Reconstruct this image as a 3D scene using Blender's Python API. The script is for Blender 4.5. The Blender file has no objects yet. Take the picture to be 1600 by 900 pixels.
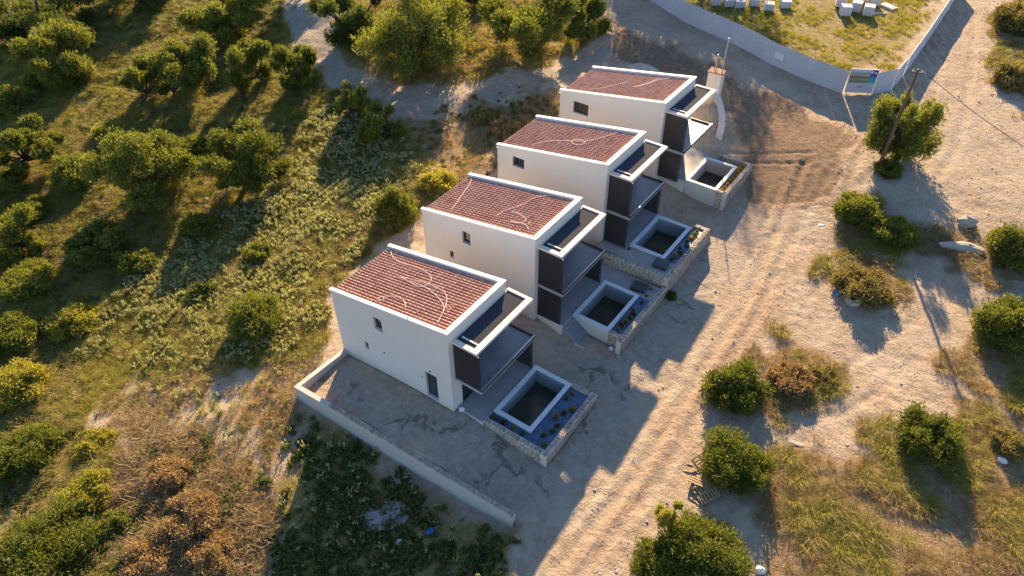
import bpy, math, random
import numpy as np
from mathutils import Matrix, Vector
R = math.radians
rng = np.random.default_rng(7)
random.seed(7)
sc = bpy.context.scene
col = sc.collection

# ---------------------------------------------------------------- camera
CAM = np.array([18.79, -20.10, 34.60])
PITCH, ROLL, YAW, FPX = R(41.98), R(0.2), R(35.663), 1120.42
_cp, _sp = math.cos(PITCH), math.sin(PITCH)
_r, _d, _f = np.array([1, 0, 0.]), np.array([0, -_sp, -_cp]), np.array([0, _cp, -_sp])
_Mc = np.array([math.cos(ROLL)*_r+math.sin(ROLL)*_d, -math.sin(ROLL)*_r+math.cos(ROLL)*_d, _f])
_A = np.array([[math.cos(YAW), -math.sin(YAW), 0], [math.sin(YAW), math.cos(YAW), 0], [0, 0, 1]])
MC = _Mc @ _A.T                      # rows: right, down, forward
cam = bpy.data.objects.new('camera', bpy.data.cameras.new('camera'))
col.objects.link(cam)
mw = Matrix.Identity(4)
for i in range(3):
    mw[i][0], mw[i][1], mw[i][2], mw[i][3] = MC[0][i], -MC[1][i], -MC[2][i], CAM[i]
cam.matrix_world = mw
cam.data.sensor_width = 36
cam.data.lens = 36*FPX/1600
cam.data.clip_end = 3000
cam.data.clip_start = 0.5
sc.camera = cam

# ---------------------------------------------------------------- light
SUN_AZ, SUN_EL = R(-62.0), R(24.3)   # direction the light travels (azimuth), height of the sun
world = bpy.data.worlds.new('World')
sc.world = world
world.use_nodes = True
nt = world.node_tree
bg = nt.nodes['Background']
sky = nt.nodes.new('ShaderNodeTexSky')
sky.sky_type = 'NISHITA'
sky.sun_disc = False
sky.sun_elevation = SUN_EL
sky.sun_rotation = math.atan2(-math.cos(SUN_AZ), -math.sin(SUN_AZ))
sky.altitude = 50
sky.air_density = 1.0
sky.dust_density = 0.2
sky.ozone_density = 4.0
nt.links.new(sky.outputs[0], bg.inputs[0])
bg.inputs[1].default_value = 0.088
sl = bpy.data.lights.new('sun', 'SUN')
sl.energy = 5.0
sl.angle = R(0.55)
sl.color = (1.0, 0.75, 0.45)
sun = bpy.data.objects.new('sun', sl)
col.objects.link(sun)
ld = Vector((math.cos(SUN_AZ)*math.cos(SUN_EL), math.sin(SUN_AZ)*math.cos(SUN_EL), -math.sin(SUN_EL)))
sun.rotation_euler = ld.to_track_quat('-Z', 'Y').to_euler()
sun.location = (-30, 60, 60)
sc.view_settings.view_transform = 'Standard'
sc.view_settings.look = 'None'
sc.view_settings.exposure = 1.65
sc.view_settings.gamma = 1.0

# ---------------------------------------------------------------- maths helpers
def ray(x, y):
    return MC.T @ np.array([(x-800)/FPX, (y-450)/FPX, 1.0])

def at(x, y, z):
    d = ray(x, y)
    return CAM + d*((z-CAM[2])/d[2])

def _hash(ix, iy, s):
    h = (ix.astype(np.int64)*374761393 + iy.astype(np.int64)*668265263 + s*974711) & 0x7fffffff
    h = ((h ^ (h >> 13))*1274126177) & 0x7fffffff
    return ((h ^ (h >> 16)) & 0xffff)/65535.0

def vnoise(x, y, s=0):
    x = np.asarray(x, float); y = np.asarray(y, float)
    ix, iy = np.floor(x), np.floor(y)
    fx, fy = x-ix, y-iy
    fx, fy = fx*fx*(3-2*fx), fy*fy*(3-2*fy)
    a, b = _hash(ix, iy, s), _hash(ix+1, iy, s)
    c, d = _hash(ix, iy+1, s), _hash(ix+1, iy+1, s)
    return (a*(1-fx)+b*fx)*(1-fy)+(c*(1-fx)+d*fx)*fy

def fbm(x, y, s=0, o=4):
    t = 0; a = .5; n = 0
    for k in range(o):
        t = t+a*vnoise(x*2**k+13.7*k, y*2**k-7.1*k, s+k); n += a; a *= .5
    return t/n

def sstep(a, b, x):
    t = np.clip((x-a)/(b-a), 0, 1)
    return t*t*(3-2*t)

def inpoly(x, y, poly):
    x = np.asarray(x, float); y = np.asarray(y, float)
    r = np.zeros(np.broadcast(x, y).shape, bool)
    n = len(poly)
    for i in range(n):
        x0, y0 = poly[i]; x1, y1 = poly[(i+1) % n]
        if y0 == y1: continue
        c = ((y0 > y) != (y1 > y)) & (x < (x1-x0)*(y-y0)/(y1-y0)+x0)
        r ^= c
    return r

def segdist(x, y, pl):
    d = np.full(np.shape(x), 1e9)
    for (x0, y0), (x1, y1) in zip(pl[:-1], pl[1:]):
        dx, dy = x1-x0, y1-y0
        t = np.clip(((x-x0)*dx+(y-y0)*dy)/(dx*dx+dy*dy+1e-9), 0, 1)
        d = np.minimum(d, np.hypot(x-x0-t*dx, y-y0-t*dy))
    return d

# ---------------------------------------------------------------- house layout (metres; x = towards the road, y = along the row)
HW, HL, HH, HS = 9.42, 5.42, 6.70, 1.60       # depth, length, height of the front top edge, fall of the roof to the back
HO = [(0, 0, 0), (-.29, 8.99, .67), (-.32, 17.82, 1.44), (-.76, 27.29, 1.88)]
PLAT = [[(-.2, .5), (6.2, .8), (6.2, 5.9), (-.2, 5.8)], [(-.4, 9.5), (1.7, 9.5), (1.7, 10.7), (5.5, 10.7), (5.4, 17), (-.4, 17)],
        [(-.4, 17), (5.4, 17), (5.4, 23.6), (-.4, 23.6)], [(-.6, 28.3), (4.9, 28.5), (4.8, 33.2), (-.6, 33.2)]]
RUTS = []

def height(x, y, micro=True):
    x = np.asarray(x, float); y = np.asarray(y, float)
    zr = np.interp(y, [-60, -20, 0, 28, 40, 55, 95, 200], [-3.5, -1.6, -.85, .4, 1.9, 3.0, 5.0, 6.5])
    # towards the houses the ground climbs, behind them it falls a little
    up = .85*(1-sstep(-1.2, 3.6, x)*np.where(y > 4, 1, 0)-sstep(-.5, 6.4, x)*np.where(y > 4, 0, 1))*(1-sstep(36, 44, y))
    back = -.62*(1-sstep(-10.5, -2, x)) - .025*np.clip(-11-x, 0, 60)
    z = zr+up+back
    # gully below the retaining wall of the nearest house
    low = np.interp(x, [-40, -12, -9, -4, 0, 4, 7], [-2.2, -1.35, -1.2, -1.75, -1.9, -1.75, -1.5])
    wally = np.interp(x, [-9.4, 6.9], [-4.15, -3.35])
    m = (1-sstep(wally-.12, wally+.12, y))*(1-sstep(6.85, 7.6, x))*sstep(-9.45, -9.2, x)
    m2 = (1-sstep(-9.45, -9.2, x))*(1-sstep(-6, 2, y))
    z = z*(1-m)+np.minimum(z, low-.02*np.clip(-4-y, 0, 20))*m
    z = z*(1-m2)+np.minimum(z, -.75-.06*np.clip(-y, 0, 20))*m2
    z = z+.075*(y-22)*sstep(-11, -30, x)*(y < 120)
    z = z+1.7*np.exp(-(((x+.6)/1.9)**2+((y-37.3)/1.7)**2))
    if micro:
        rough = .25+.75*sstep(-9, -14, x)+.5*sstep(13, 18, x)
        z = z+rough*(.35*(fbm(x*.16, y*.16, 3)-.5)+.22*(fbm(x*.7, y*.7, 9, 3)-.5))+.11*(fbm(x*1.9, y*1.9, 21, 2)-.5)*sstep(6, 8, x)+.05*(fbm(x*2.3, y*2.3, 21, 2)-.5)
        z = z+.9*sstep(-11, -16, x+.4*np.clip(y+4, -20, 0))*(fbm(x*.33, y*.33, 33, 3)-.5)
        for pl, w, dep in RUTS:
            d = segdist(x, y, pl)
            z = z-dep*np.exp(-(d/w)**2)+.6*dep*np.exp(-((d-2.1*w)/(.8*w))**2)
    for p in PLAT:
        z = np.where(inpoly(x, y, p), z-2.2, z)
    for hx, hy, hz in HO:
        z = np.where((x > hx-HW+.25) & (x < hx-.1) & (y > hy+.2) & (y < hy+HL-.2), z-.8, z)
    return z

def H(x, y):
    return float(height(np.array([x]), np.array([y]))[0])

def G(px, py, lift=0):
    z = 0.0
    for _ in range(14):
        p = at(px, py, z)
        z = .35*z+.65*float(height(p[0:1], p[1:2], False)[0])
    for _ in range(3):
        p = at(px, py, z); z = H(p[0], p[1])
    p = at(px, py, z)
    return np.array([p[0], p[1], H(p[0], p[1])+lift])

def PX(poly):
    return [tuple(G(*q)[:2]) for q in poly]

def mper(p):                     # metres per photo pixel at a point
    return float(np.dot(MC[2], np.asarray(p)-CAM))/FPX

# ---------------------------------------------------------------- mesh helpers
class MB:
    def __init__(s): s.v = []; s.f = []; s.t = []
    def add(s, vs, fs, tint=None):
        o = len(s.v); s.v += [tuple(p) for p in vs]; s.f += [tuple(i+o for i in f) for f in fs]
        if tint is not None: s.t += [tint]*len(vs)
        return s
    def box(s, x0, x1, y0, y1, z0, z1, tint=None):
        return s.add([(x0,y0,z0),(x1,y0,z0),(x1,y1,z0),(x0,y1,z0),(x0,y0,z1),(x1,y0,z1),(x1,y1,z1),(x0,y1,z1)],
                     [(0,3,2,1),(4,5,6,7),(0,1,5,4),(1,2,6,5),(2,3,7,6),(3,0,4,7)], tint)
    def obox(s, c, ax, ay, az, tint=None):   # centre and three half-axis vectors
        c, ax, ay, az = (np.asarray(q, float) for q in (c, ax, ay, az))
        vs = [c+a*ax+b*ay+e*az for e in (-1, 1) for a, b in ((-1,-1),(1,-1),(1,1),(-1,1))]
        return s.add(vs, [(0,3,2,1),(4,5,6,7),(0,1,5,4),(1,2,6,5),(2,3,7,6),(3,0,4,7)], tint)
    def tube(s, pts, rad, n=6, caps=True, tint=None):
        pts = [np.asarray(p, float) for p in pts]
        rad = rad if hasattr(rad, '__len__') else [rad]*len(pts)
        vs = []; fs = []
        for i, p in enumerate(pts):
            d = pts[min(i+1, len(pts)-1)]-pts[max(i-1, 0)]
            d = d/(np.linalg.norm(d)+1e-9)
            u = np.cross(d, (0, 0, 1.) if abs(d[2]) < .9 else (1., 0, 0)); u /= np.linalg.norm(u)
            w = np.cross(d, u)
            vs += [p+rad[i]*(math.cos(2*math.pi*k/n)*u+math.sin(2*math.pi*k/n)*w) for k in range(n)]
        for i in range(len(pts)-1):
            for k in range(n):
                k2 = (k+1) % n
                fs.append((i*n+k, i*n+k2, (i+1)*n+k2, (i+1)*n+k))
        if caps: fs += [tuple(range(n))[::-1], tuple((len(pts)-1)*n+k for k in range(n))]
        return s.add(vs, fs, tint)
    def lathe(s, prof, n=16, c=(0, 0, 0)):
        vs = [(c[0]+r*math.cos(2*math.pi*k/n), c[1]+r*math.sin(2*math.pi*k/n), c[2]+z) for r, z in prof for k in range(n)]
        fs = [(i*n+k, i*n+(k+1) % n, (i+1)*n+(k+1) % n, (i+1)*n+k) for i in range(len(prof)-1) for k in range(n)]
        return s.add(vs, fs)
    def mesh(s, name, mat, smooth=False):
        me = bpy.data.meshes.new(name)
        me.from_pydata(s.v, [], s.f)
        if s.t:
            a = me.attributes.new('tint', 'FLOAT', 'POINT'); a.data.foreach_set('value', np.array(s.t, np.float32))
        me.materials.append(mat)
        if smooth: me.polygons.foreach_set('use_smooth', [True]*len(me.polygons))
        me.update()
        return me
    def build(s, name, mat, parent=None, smooth=False):
        return place(name, s.mesh(name, mat, smooth), parent)

def place(name, me, parent=None, loc=None):
    o = bpy.data.objects.new(name, me)
    col.objects.link(o)
    if parent is not None: o.parent = parent
    if loc is not None: o.location = loc
    return o

def fastmesh(name, v, quads, mat, tint=None):
    me = bpy.data.meshes.new(name)
    v = np.asarray(v, np.float32); q = np.asarray(quads, np.int32)
    me.vertices.add(len(v)); me.vertices.foreach_set('co', v.ravel())
    me.loops.add(q.size); me.loops.foreach_set('vertex_index', q.ravel())
    me.polygons.add(len(q)); me.polygons.foreach_set('loop_start', np.arange(0, q.size, q.shape[1], dtype=np.int32))
    me.update(calc_edges=True)
    if tint is not None:
        a = me.attributes.new('tint', 'FLOAT', 'POINT'); a.data.foreach_set('value', np.asarray(tint, np.float32))
    me.materials.append(mat)
    return me

def tag(o, label, cat, group=None, kind=None):
    if label: o['label'] = label
    if cat: o['category'] = cat
    if group: o['group'] = group
    if kind: o['kind'] = kind
    return o

def thing(name, label, cat, loc=(0, 0, 0), rz=0, group=None):
    o = bpy.data.objects.new(name, None)
    o.empty_display_size = .3
    col.objects.link(o)
    o.location = tuple(loc); o.rotation_euler = (0, 0, rz)
    return tag(o, label, cat, group)

# ---------------------------------------------------------------- materials
def newmat(name):
    m = bpy.data.materials.new(name); m.use_nodes = True
    n = m.node_tree
    return m, n, n.nodes['Principled BSDF']

def N(n, t, **kw):
    x = n.nodes.new(t)
    for k, v in kw.items():
        if k in x.inputs: x.inputs[k].default_value = v
        else: setattr(x, k, v)
    return x

def noise(n, scale, detail=5, rough=.6, vec=None, dist=0):
    x = N(n, 'ShaderNodeTexNoise', Scale=scale, Detail=detail, Roughness=rough, Distortion=dist)
    if vec is not None: n.links.new(vec, x.inputs['Vector'])
    return x.outputs['Fac']

def ramp(n, fac, stops):
    r = n.nodes.new('ShaderNodeValToRGB')
    els = r.color_ramp.elements
    while len(els) < len(stops): els.new(.5)
    for e, (p, c) in zip(els, stops):
        e.position = p; e.color = (*c, 1)
    n.links.new(fac, r.inputs[0])
    return r.outputs[0]

def mixc(n, fac, a, b, mode='MIX'):
    x = n.nodes.new('ShaderNodeMix'); x.data_type = 'RGBA'; x.blend_type = mode
    for v, i in ((fac, 0), (a, 6), (b, 7)):
        if isinstance(v, (int, float)): x.inputs[i].default_value = v
        elif isinstance(v, tuple): x.inputs[i].default_value = (*v, 1)
        else: n.links.new(v, x.inputs[i])
    return x.outputs[2]

def math_(n, op, a, b=0.0, clamp=False):
    x = n.nodes.new('ShaderNodeMath'); x.operation = op; x.use_clamp = clamp
    for v, i in ((a, 0), (b, 1)):
        if isinstance(v, (int, float)): x.inputs[i].default_value = v
        else: n.links.new(v, x.inputs[i])
    return x.outputs[0]

def bump(n, bsdf, h, strength=.4, dist=.05):
    b = N(n, 'ShaderNodeBump', Strength=strength, Distance=dist)
    n.links.new(h, b.inputs['Height']); n.links.new(b.outputs[0], bsdf.inputs['Normal'])

def objvec(n):
    return n.nodes.new('ShaderNodeTexCoord').outputs['Object']

def simple(name, c1, c2, scale=3, rough=.8, bstr=.25, bdist=.01, bscale=None, tint=None, metal=0, spec=.5):
    m, n, b = newmat(name)
    v = objvec(n)
    c = ramp(n, noise(n, scale, 6, .65, v), [(.3, c1), (.7, c2)])
    if tint:
        a = N(n, 'ShaderNodeAttribute', attribute_name='tint').outputs['Fac']
        c = mixc(n, a, c, tint)
    n.links.new(c, b.inputs['Base Color'])
    b.inputs['Roughness'].default_value = rough
    b.inputs['Metallic'].default_value = metal
    b.inputs['Specular IOR Level'].default_value = spec
    if bstr: bump(n, b, noise(n, bscale or scale*6, 4, .6, v), bstr, bdist)
    return m

M = {}
def plaster(name, c, dirt):
    m, n, b = newmat(name)
    v = objvec(n)
    big = noise(n, .7, 5, .6, v, .5)
    mp = N(n, 'ShaderNodeMapping'); mp.inputs['Scale'].default_value = (5, 5, .5); n.links.new(v, mp.inputs['Vector'])
    st = noise(n, 1.1, 5, .7, mp.outputs[0])
    f = math_(n, 'MULTIPLY', ramp(n, big, [(.45, (0, 0, 0)), (.8, (1, 1, 1))]), ramp(n, st, [(.42, (0, 0, 0)), (.75, (1, 1, 1))]))
    cc = mixc(n, math_(n, 'MULTIPLY', f, 1.0, True), c, dirt)
    sz = n.nodes.new('ShaderNodeSeparateXYZ'); n.links.new(v, sz.inputs[0])
    sp = math_(n, 'ADD', math_(n, 'MULTIPLY', sz.outputs[2], .6), math_(n, 'MULTIPLY', noise(n, 1.6, 6, .7, v), 1.2))
    cc = mixc(n, math_(n, 'MULTIPLY', ramp(n, sp, [(.45, (1, 1, 1)), (1.0, (0, 0, 0))]), .65), cc, (.40, .31, .23))
    cc = mixc(n, noise(n, 6, 4, .6, v), cc, tuple(.9*q for q in c))
    n.links.new(cc, b.inputs['Base Color'])
    b.inputs['Roughness'].default_value = .85
    bump(n, b, noise(n, 40, 3, .6, v), .15, .006)
    return m
M['plaster'] = plaster('white_plaster', (.64, .59, .535), (.46, .40, .34))
M['plaster2'] = plaster('wall_render', (.52, .48, .44), (.34, .28, .23))
M['cap'] = simple('parapet_white', (.74, .72, .69), (.62, .59, .56), 1.5, .6, .1)
M['frame_white'] = simple('canopy_concrete', (.66, .61, .55), (.54, .49, .43), 2.5, .75, .2)
M['dark'] = simple('dark_aluminium', (.028, .023, .024), (.04, .034, .034), 3, .45, 0)
M['louvre'] = simple('louvre_dark', (.04, .04, .052), (.055, .052, .066), 3, .75, 0, spec=.2)
M['floor'] = simple('porcelain_floor', (.20, .19, .20), (.26, .245, .25), 1.2, .35, .05)
M['terrace'] = simple('terrace_screed', (.25, .225, .22), (.33, .30, .29), .9, .7, .15)
M['coping'] = simple('pool_coping', (.66, .65, .66), (.56, .55, .56), 2, .6, .1)
M['basin'] = simple('pool_plaster', (.30, .31, .33), (.20, .21, .22), 1.1, .7, .1)
M['mortar'] = simple('wall_mortar', (.62, .56, .48), (.50, .44, .37), 3, .9, .4)
M['stone'] = simple('wall_stone', (.33, .235, .16), (.45, .35, .25), 5, .85, .5, .015, tint=(.26, .17, .12))
M['slabgrey'] = simple('slab_grey_paint', (.34, .33, .35), (.28, .27, .29), 2, .7, .1)
M['steps'] = simple('grey_steps', (.22, .20, .21), (.29, .27, .27), 2, .8, .2)
M['metal'] = simple('galvanised', (.55, .55, .57), (.45, .45, .47), 4, .4, .05, metal=.6)
M['wood'] = simple('raw_wood', (.44, .31, .17), (.30, .20, .11), 6, .8, .3)
M['polewood'] = simple('pole_wood', (.16, .09, .05), (.10, .06, .04), 5, .85, .4)
M['bark'] = simple('olive_bark', (.10, .075, .055), (.055, .04, .03), 6, .95, .8, .04)
M['rust'] = simple('rusty_steel', (.13, .05, .035), (.08, .03, .025), 9, .8, .2)
M['blue'] = simple('blue_glass_gravel', (.008, .024, .06), (.085, .16, .26), 6, .45, .5, .02)
M['bluetarp'] = simple('blue_plastic', (.02, .14, .42), (.03, .20, .55), 4, .4, .2)
M['gravel'] = simple('tan_gravel', (.30, .23, .16), (.42, .34, .25), 9, .9, .5, .02)
M['white'] = simple('white_plastic', (.72, .70, .70), (.60, .58, .58), 6, .5, .3)
M['block'] = simple('pale_block', (.60, .58, .56), (.48, .46, .45), 5, .85, .3)
M['rock'] = simple('limestone', (.48, .42, .36), (.34, .29, .24), 3, .9, .7, .05)
M['sheet'] = simple('pale_sheeting', (.40, .31, .29), (.25, .20, .19), 2, .7, .8, .06)
M['hose'] = simple('pale_conduit', (.66, .50, .45), (.55, .40, .36), 5, .6, 0)
M['clay'] = simple('clay', (.32, .13, .08), (.25, .10, .06), 6, .8, .2)
M['potclay'] = simple('pale_pot', (.62, .50, .42), (.52, .41, .34), 4, .8, .15)
M['black'] = simple('black_rubber', (.02, .02, .02), (.035, .034, .033), 5, .7, .2)
M['pumpbox'] = simple('dark_green_lid', (.018, .028, .026), (.03, .042, .038), 4, .5, .1)
M['wire'] = simple('black_cable', (.015, .015, .015), (.02, .02, .02), 4, .6, 0)
M['iron'] = simple('dark_gutter', (.10, .08, .07), (.14, .11, .10), 4, .6, 0)

m, n, b = newmat('window_glass')
b.inputs['Base Color'].default_value = (.02, .025, .03, 1); b.inputs['Roughness'].default_value = .06
M['glass'] = m
m, n, b = newmat('murky_water')
v = objvec(n)
n.links.new(ramp(n, noise(n, 1.3, 5, .6, v), [(.3, (.035, .032, .018)), (.7, (.075, .062, .036))]), b.inputs['Base Color'])
b.inputs['Roughness'].default_value = .22
bump(n, b, noise(n, 5, 2, .5, v), .05, .01)
M['water'] = m

m, n, b = newmat('terracotta_tiles')
v = objvec(n)
a = N(n, 'ShaderNodeAttribute', attribute_name='tint').outputs['Fac']
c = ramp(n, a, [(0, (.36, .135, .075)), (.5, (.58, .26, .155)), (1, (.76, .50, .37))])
c = mixc(n, ramp(n, noise(n, 1.4, 6, .7, v), [(.5, (0, 0, 0)), (.8, (.35, .35, .35))]), c, (.62, .46, .38))
n.links.new(c, b.inputs['Base Color']); b.inputs['Roughness'].default_value = .75
bump(n, b, noise(n, 30, 3, .6, v), .2, .006)
M['tile'] = m

def leafmat(name, dark, light, trans=.45):
    m, n, b = newmat(name)
    a = N(n, 'ShaderNodeAttribute', attribute_name='tint').outputs['Fac']
    oi = n.nodes.new('ShaderNodeObjectInfo').outputs['Random']
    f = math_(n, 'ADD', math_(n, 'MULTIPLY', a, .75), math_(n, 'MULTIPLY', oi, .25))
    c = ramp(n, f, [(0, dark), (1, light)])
    n.links.new(c, b.inputs['Base Color'])
    b.inputs['Roughness'].default_value = .6
    b.inputs['Specular IOR Level'].default_value = .3
    t = n.nodes.new('ShaderNodeBsdfTranslucent')
    c2 = mixc(n, 1.0, c, (1.0, 1.0, .45), 'MULTIPLY')
    n.links.new(c2, t.inputs['Color'])
    x = n.nodes.new('ShaderNodeMixShader'); x.inputs[0].default_value = trans
    n.links.new(b.outputs[0], x.inputs[1]); n.links.new(t.outputs[0], x.inputs[2])
    n.links.new(x.outputs[0], n.nodes['Material Output'].inputs['Surface'])
    return m
M['olive'] = leafmat('olive_leaves', (.065, .085, .016), (.31, .31, .055), .5)
M['bright'] = leafmat('bright_leaves', (.07, .095, .016), (.28, .28, .045), .5)
M['pine'] = leafmat('dark_leaves', (.045, .065, .018), (.20, .22, .05), .5)
M['grass'] = leafmat('green_grass', (.20, .20, .025), (.52, .44, .09), .55)
M['straw'] = leafmat('dry_grass', (.28, .18, .07), (.54, .40, .19), .5)
M['weed'] = leafmat('weed_leaves', (.07, .095, .025), (.20, .21, .06), .5)
M['flower'] = leafmat('pale_seed_heads', (.34, .34, .20), (.56, .54, .38))
M['deadbrush'] = leafmat('dead_brush', (.18, .11, .05), (.54, .38, .20), .3)
M['drybush'] = leafmat('dry_bush_leaves', (.12, .09, .03), (.38, .30, .10), .4)
M['deadbush'] = leafmat('rusty_dead_leaves', (.20, .115, .05), (.56, .38, .19), .35)
M['yellowplant'] = leafmat('yellow_plant', (.30, .17, .02), (.50, .33, .05))
M['redplant'] = leafmat('red_plant', (.16, .04, .03), (.28, .09, .05))

# ---------------------------------------------------------------- ground
for pts, w, d in (
    ([(868, 892), (1000, 735), (1090, 590), (1160, 480), (1200, 390), (1262, 250)], .28, .07),
    ([(905, 897), (1040, 735), (1120, 600), (1185, 490), (1228, 392), (1300, 262)], .28, .06),
    ([(832, 892), (965, 735), (1060, 585), (1135, 470), (1180, 380)], .2, .03),
    ([(1172, 130), (1205, 190), (1218, 235), (1222, 290), (1190, 360)], .25, .08),
    ([(1222, 150), (1248, 205), (1258, 250), (1240, 300)], .25, .08),
    ([(1140, 238), (1200, 240), (1270, 238)], .2, .07), ([(1160, 255), (1265, 255)], .2, .07),
    ([(980, 30), (1080, 75), (1200, 135), (1290, 180), (1350, 230), (1320, 300)], .3, .07),
    ([(960, 50), (1060, 95), (1170, 150)], .3, .06),
    ([(1490, 20), (1470, 110), (1440, 200), (1330, 300)], .3, .06), ([(1525, 20), (1515, 120), (1500, 220), (1440, 330)], .3, .06),
    ([(1560, 470), (1440, 560), (1330, 640), (1240, 660)], .25, .05), ([(1530, 430), (1400, 520), (1300, 590)], .25, .05)):
    RUTS.append((PX(pts), w, d))

def zone(px, soft=1.2, wgt=1.0):
    return (PX(px), soft, wgt)
Z_GREEN = [zone([(-60, -60), (425, -60), (455, 70), (525, 140), (600, 172), (640, 235), (665, 330), (520, 445), (505, 540), (400, 560), (330, 600), (200, 590), (120, 660), (60, 720), (-60, 740)]),
           zone([(500, -40), (955, -40), (930, 60), (830, 105), (720, 135), (620, 135), (540, 100)]),
           zone([(1030, -30), (1120, 40), (1310, 128), (1400, 90), (1470, -30)]),
           zone([(415, 940), (470, 635), (620, 745), (800, 835), (790, 940)]),
           zone([(-60, 640), (60, 640), (170, 720), (200, 940), (-60, 940)]),
           zone([(600, 200), (650, 190), (700, 300), (660, 340)]),
           ([(-400, -300), (-16, -300), (-16, -16), (-60, 10), (-84, 20), (-58, 44), (-34, 62), (-22, 74), (-22, 300), (-400, 300)], 2.0, 1.0)]   # the same meadow goes on outside the picture
Z_DRY = [zone([(1185, 520), (1320, 560), (1310, 640), (1180, 650)]), zone([(1280, 405), (1400, 400), (1420, 470), (1300, 465)]),
         zone([(1310, 330), (1420, 335), (1660, 390), (1660, 440), (1440, 400), (1330, 420)]),
         zone([(1215, 690), (1400, 690), (1660, 630), (1660, 960), (1180, 960), (1190, 800)]),
         zone([(1460, 545), (1660, 470), (1660, 650), (1500, 620)]), zone([(1545, 30), (1660, -40), (1660, 200), (1565, 130)]),
         zone([(190, 650), (420, 740), (400, 940), (180, 940)]), zone([(410, 545), (530, 520), (470, 640), (420, 760), (360, 660)]),
         zone([(640, 190), (760, 170), (870, 150), (870, 230), (770, 270), (690, 300)])]
Z_BROWN = [zone([(1120, 130), (1215, 145), (1340, 215), (1300, 300), (1180, 330), (1150, 240)]), zone([(940, 20), (1080, 80), (1180, 140), (1100, 150), (960, 95)]),
           zone([(660, 215), (770, 180), (880, 140), (880, 215), (780, 270), (690, 310)]), zone([(850, 900), (985, 735), (1090, 590), (1170, 450), (1215, 450), (1130, 610), (1000, 790), (920, 900)], 1.2, .5)]
Z_GREY = [zone([(500, 560), (720, 640), (760, 660), (860, 730), (930, 620), (850, 530), (960, 560), (1105, 370), (1165, 330), (1100, 490), (1000, 640), (830, 830), (790, 800), (470, 600)]),
          zone([(440, -20), (480, -20), (545, 105), (640, 150), (740, 140), (840, 110), (940, 70), (980, 85), (870, 125), (740, 165), (620, 170), (520, 130), (450, 60)], 1.0, .7)]

def zmask(x, y, zones):
    wx = x+1.6*(fbm(x*.45, y*.45, 51)-.5)*2; wy = y+1.6*(fbm(x*.45, y*.45, 71)-.5)*2
    r = np.zeros(np.shape(x))
    for pl, soft, s in zones:
        ins = inpoly(wx, wy, pl)
        d = segdist(wx, wy, pl+pl[:1])
        r = np.maximum(r, s*np.clip(.5+np.where(ins, 1, -1)*d/(2*soft), 0, 1))
    return r

def axis(lo, d0, d1, hi, fine, coarse):
    a = list(np.arange(d0, d1, fine))
    x, s = d1, fine
    while x < hi: a.append(x); s = min(s*1.12, coarse) if x < hi*.98 else s; x += s
    x, s = d0-fine, fine; b = []
    while x > lo: b.append(x); s = min(s*1.12, coarse); x -= s
    ext = lambda e, sg: [e+sg*q for q in (6, 15, 30, 60, 120, 260, 600)]
    return np.array(ext(b[-1], -1)[::-1]+b[::-1]+a+ext(a[-1], 1))
gx = axis(-112, -12, 20, 62, .2, .62); gy = axis(-34, -8, 40, 125, .2, .62)
X, Y = np.meshgrid(gx, gy)
Zg = height(X, Y)
nx, ny = len(gx), len(gy)
idx = np.arange(nx*ny).reshape(ny, nx)
quads = np.stack([idx[:-1, :-1], idx[:-1, 1:], idx[1:, 1:], idx[1:, :-1]], -1).reshape(-1, 4)
mg = bpy.data.materials.new('ground_soil')
gm = fastmesh('ground', np.stack([X, Y, Zg], -1).reshape(-1, 3), quads, mg)
gm.polygons.foreach_set('use_smooth', [True]*len(gm.polygons))
z1 = np.stack([zmask(X, Y, Z_GREEN), zmask(X, Y, Z_DRY), zmask(X, Y, Z_BROWN), zmask(X, Y, Z_GREY)], -1).reshape(-1, 4)
ca = gm.attributes.new('zone', 'FLOAT_COLOR', 'POINT'); ca.data.foreach_set('color', z1.astype(np.float32).ravel())
ground = place('ground', gm); ground['kind'] = 'structure'; ground['label'] = 'pale sandy soil with dirt tracks, grass patches and bare slopes'
mg.use_nodes = True
n = mg.node_tree; b = n.nodes['Principled BSDF']; v = objvec(n)
at_ = N(n, 'ShaderNodeAttribute', attribute_name='zone')
sep = n.nodes.new('ShaderNodeSeparateColor'); n.links.new(at_.outputs['Color'], sep.inputs[0])
n1, n2, n3 = noise(n, .35, 6, .62, v, .4), noise(n, 2.2, 7, .68, v, .3), noise(n, 11, 5, .7, v)
soil = ramp(n, n1, [(.28, (.28, .19, .12)), (.5, (.39, .285, .195)), (.72, (.50, .40, .29))])
soil = mixc(n, ramp(n, n2, [(.35, (0, 0, 0)), (.7, (.8, .8, .8))]), soil, (.52, .42, .315))
brown = ramp(n, n2, [(.3, (.13, .075, .042)), (.7, (.28, .18, .108))])
grey = ramp(n, n2, [(.3, (.31, .245, .185)), (.7, (.46, .385, .305))])
green = ramp(n, n2, [(.3, (.15, .11, .045)), (.5, (.27, .205, .075)), (.72, (.40, .29, .14))])
dry = ramp(n, n2, [(.3, (.20, .125, .06)), (.55, (.31, .21, .11)), (.75, (.40, .30, .18))])
brk = lambda s, lo, hi: ramp(n, math_(n, 'ADD', s, math_(n, 'MULTIPLY', math_(n, 'SUBTRACT', n2, .5), .9)), [(lo, (0, 0, 0)), (hi, (1, 1, 1))])
c = mixc(n, brk(at_.outputs['Alpha'], .35, .65), soil, grey)
c = mixc(n, math_(n, 'MULTIPLY', brk(sep.outputs[2], .35, .75), .85), c, brown)
c = mixc(n, brk(sep.outputs[1], .5, .8), c, dry)
c = mixc(n, brk(sep.outputs[0], .4, .65), c, green)
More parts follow.
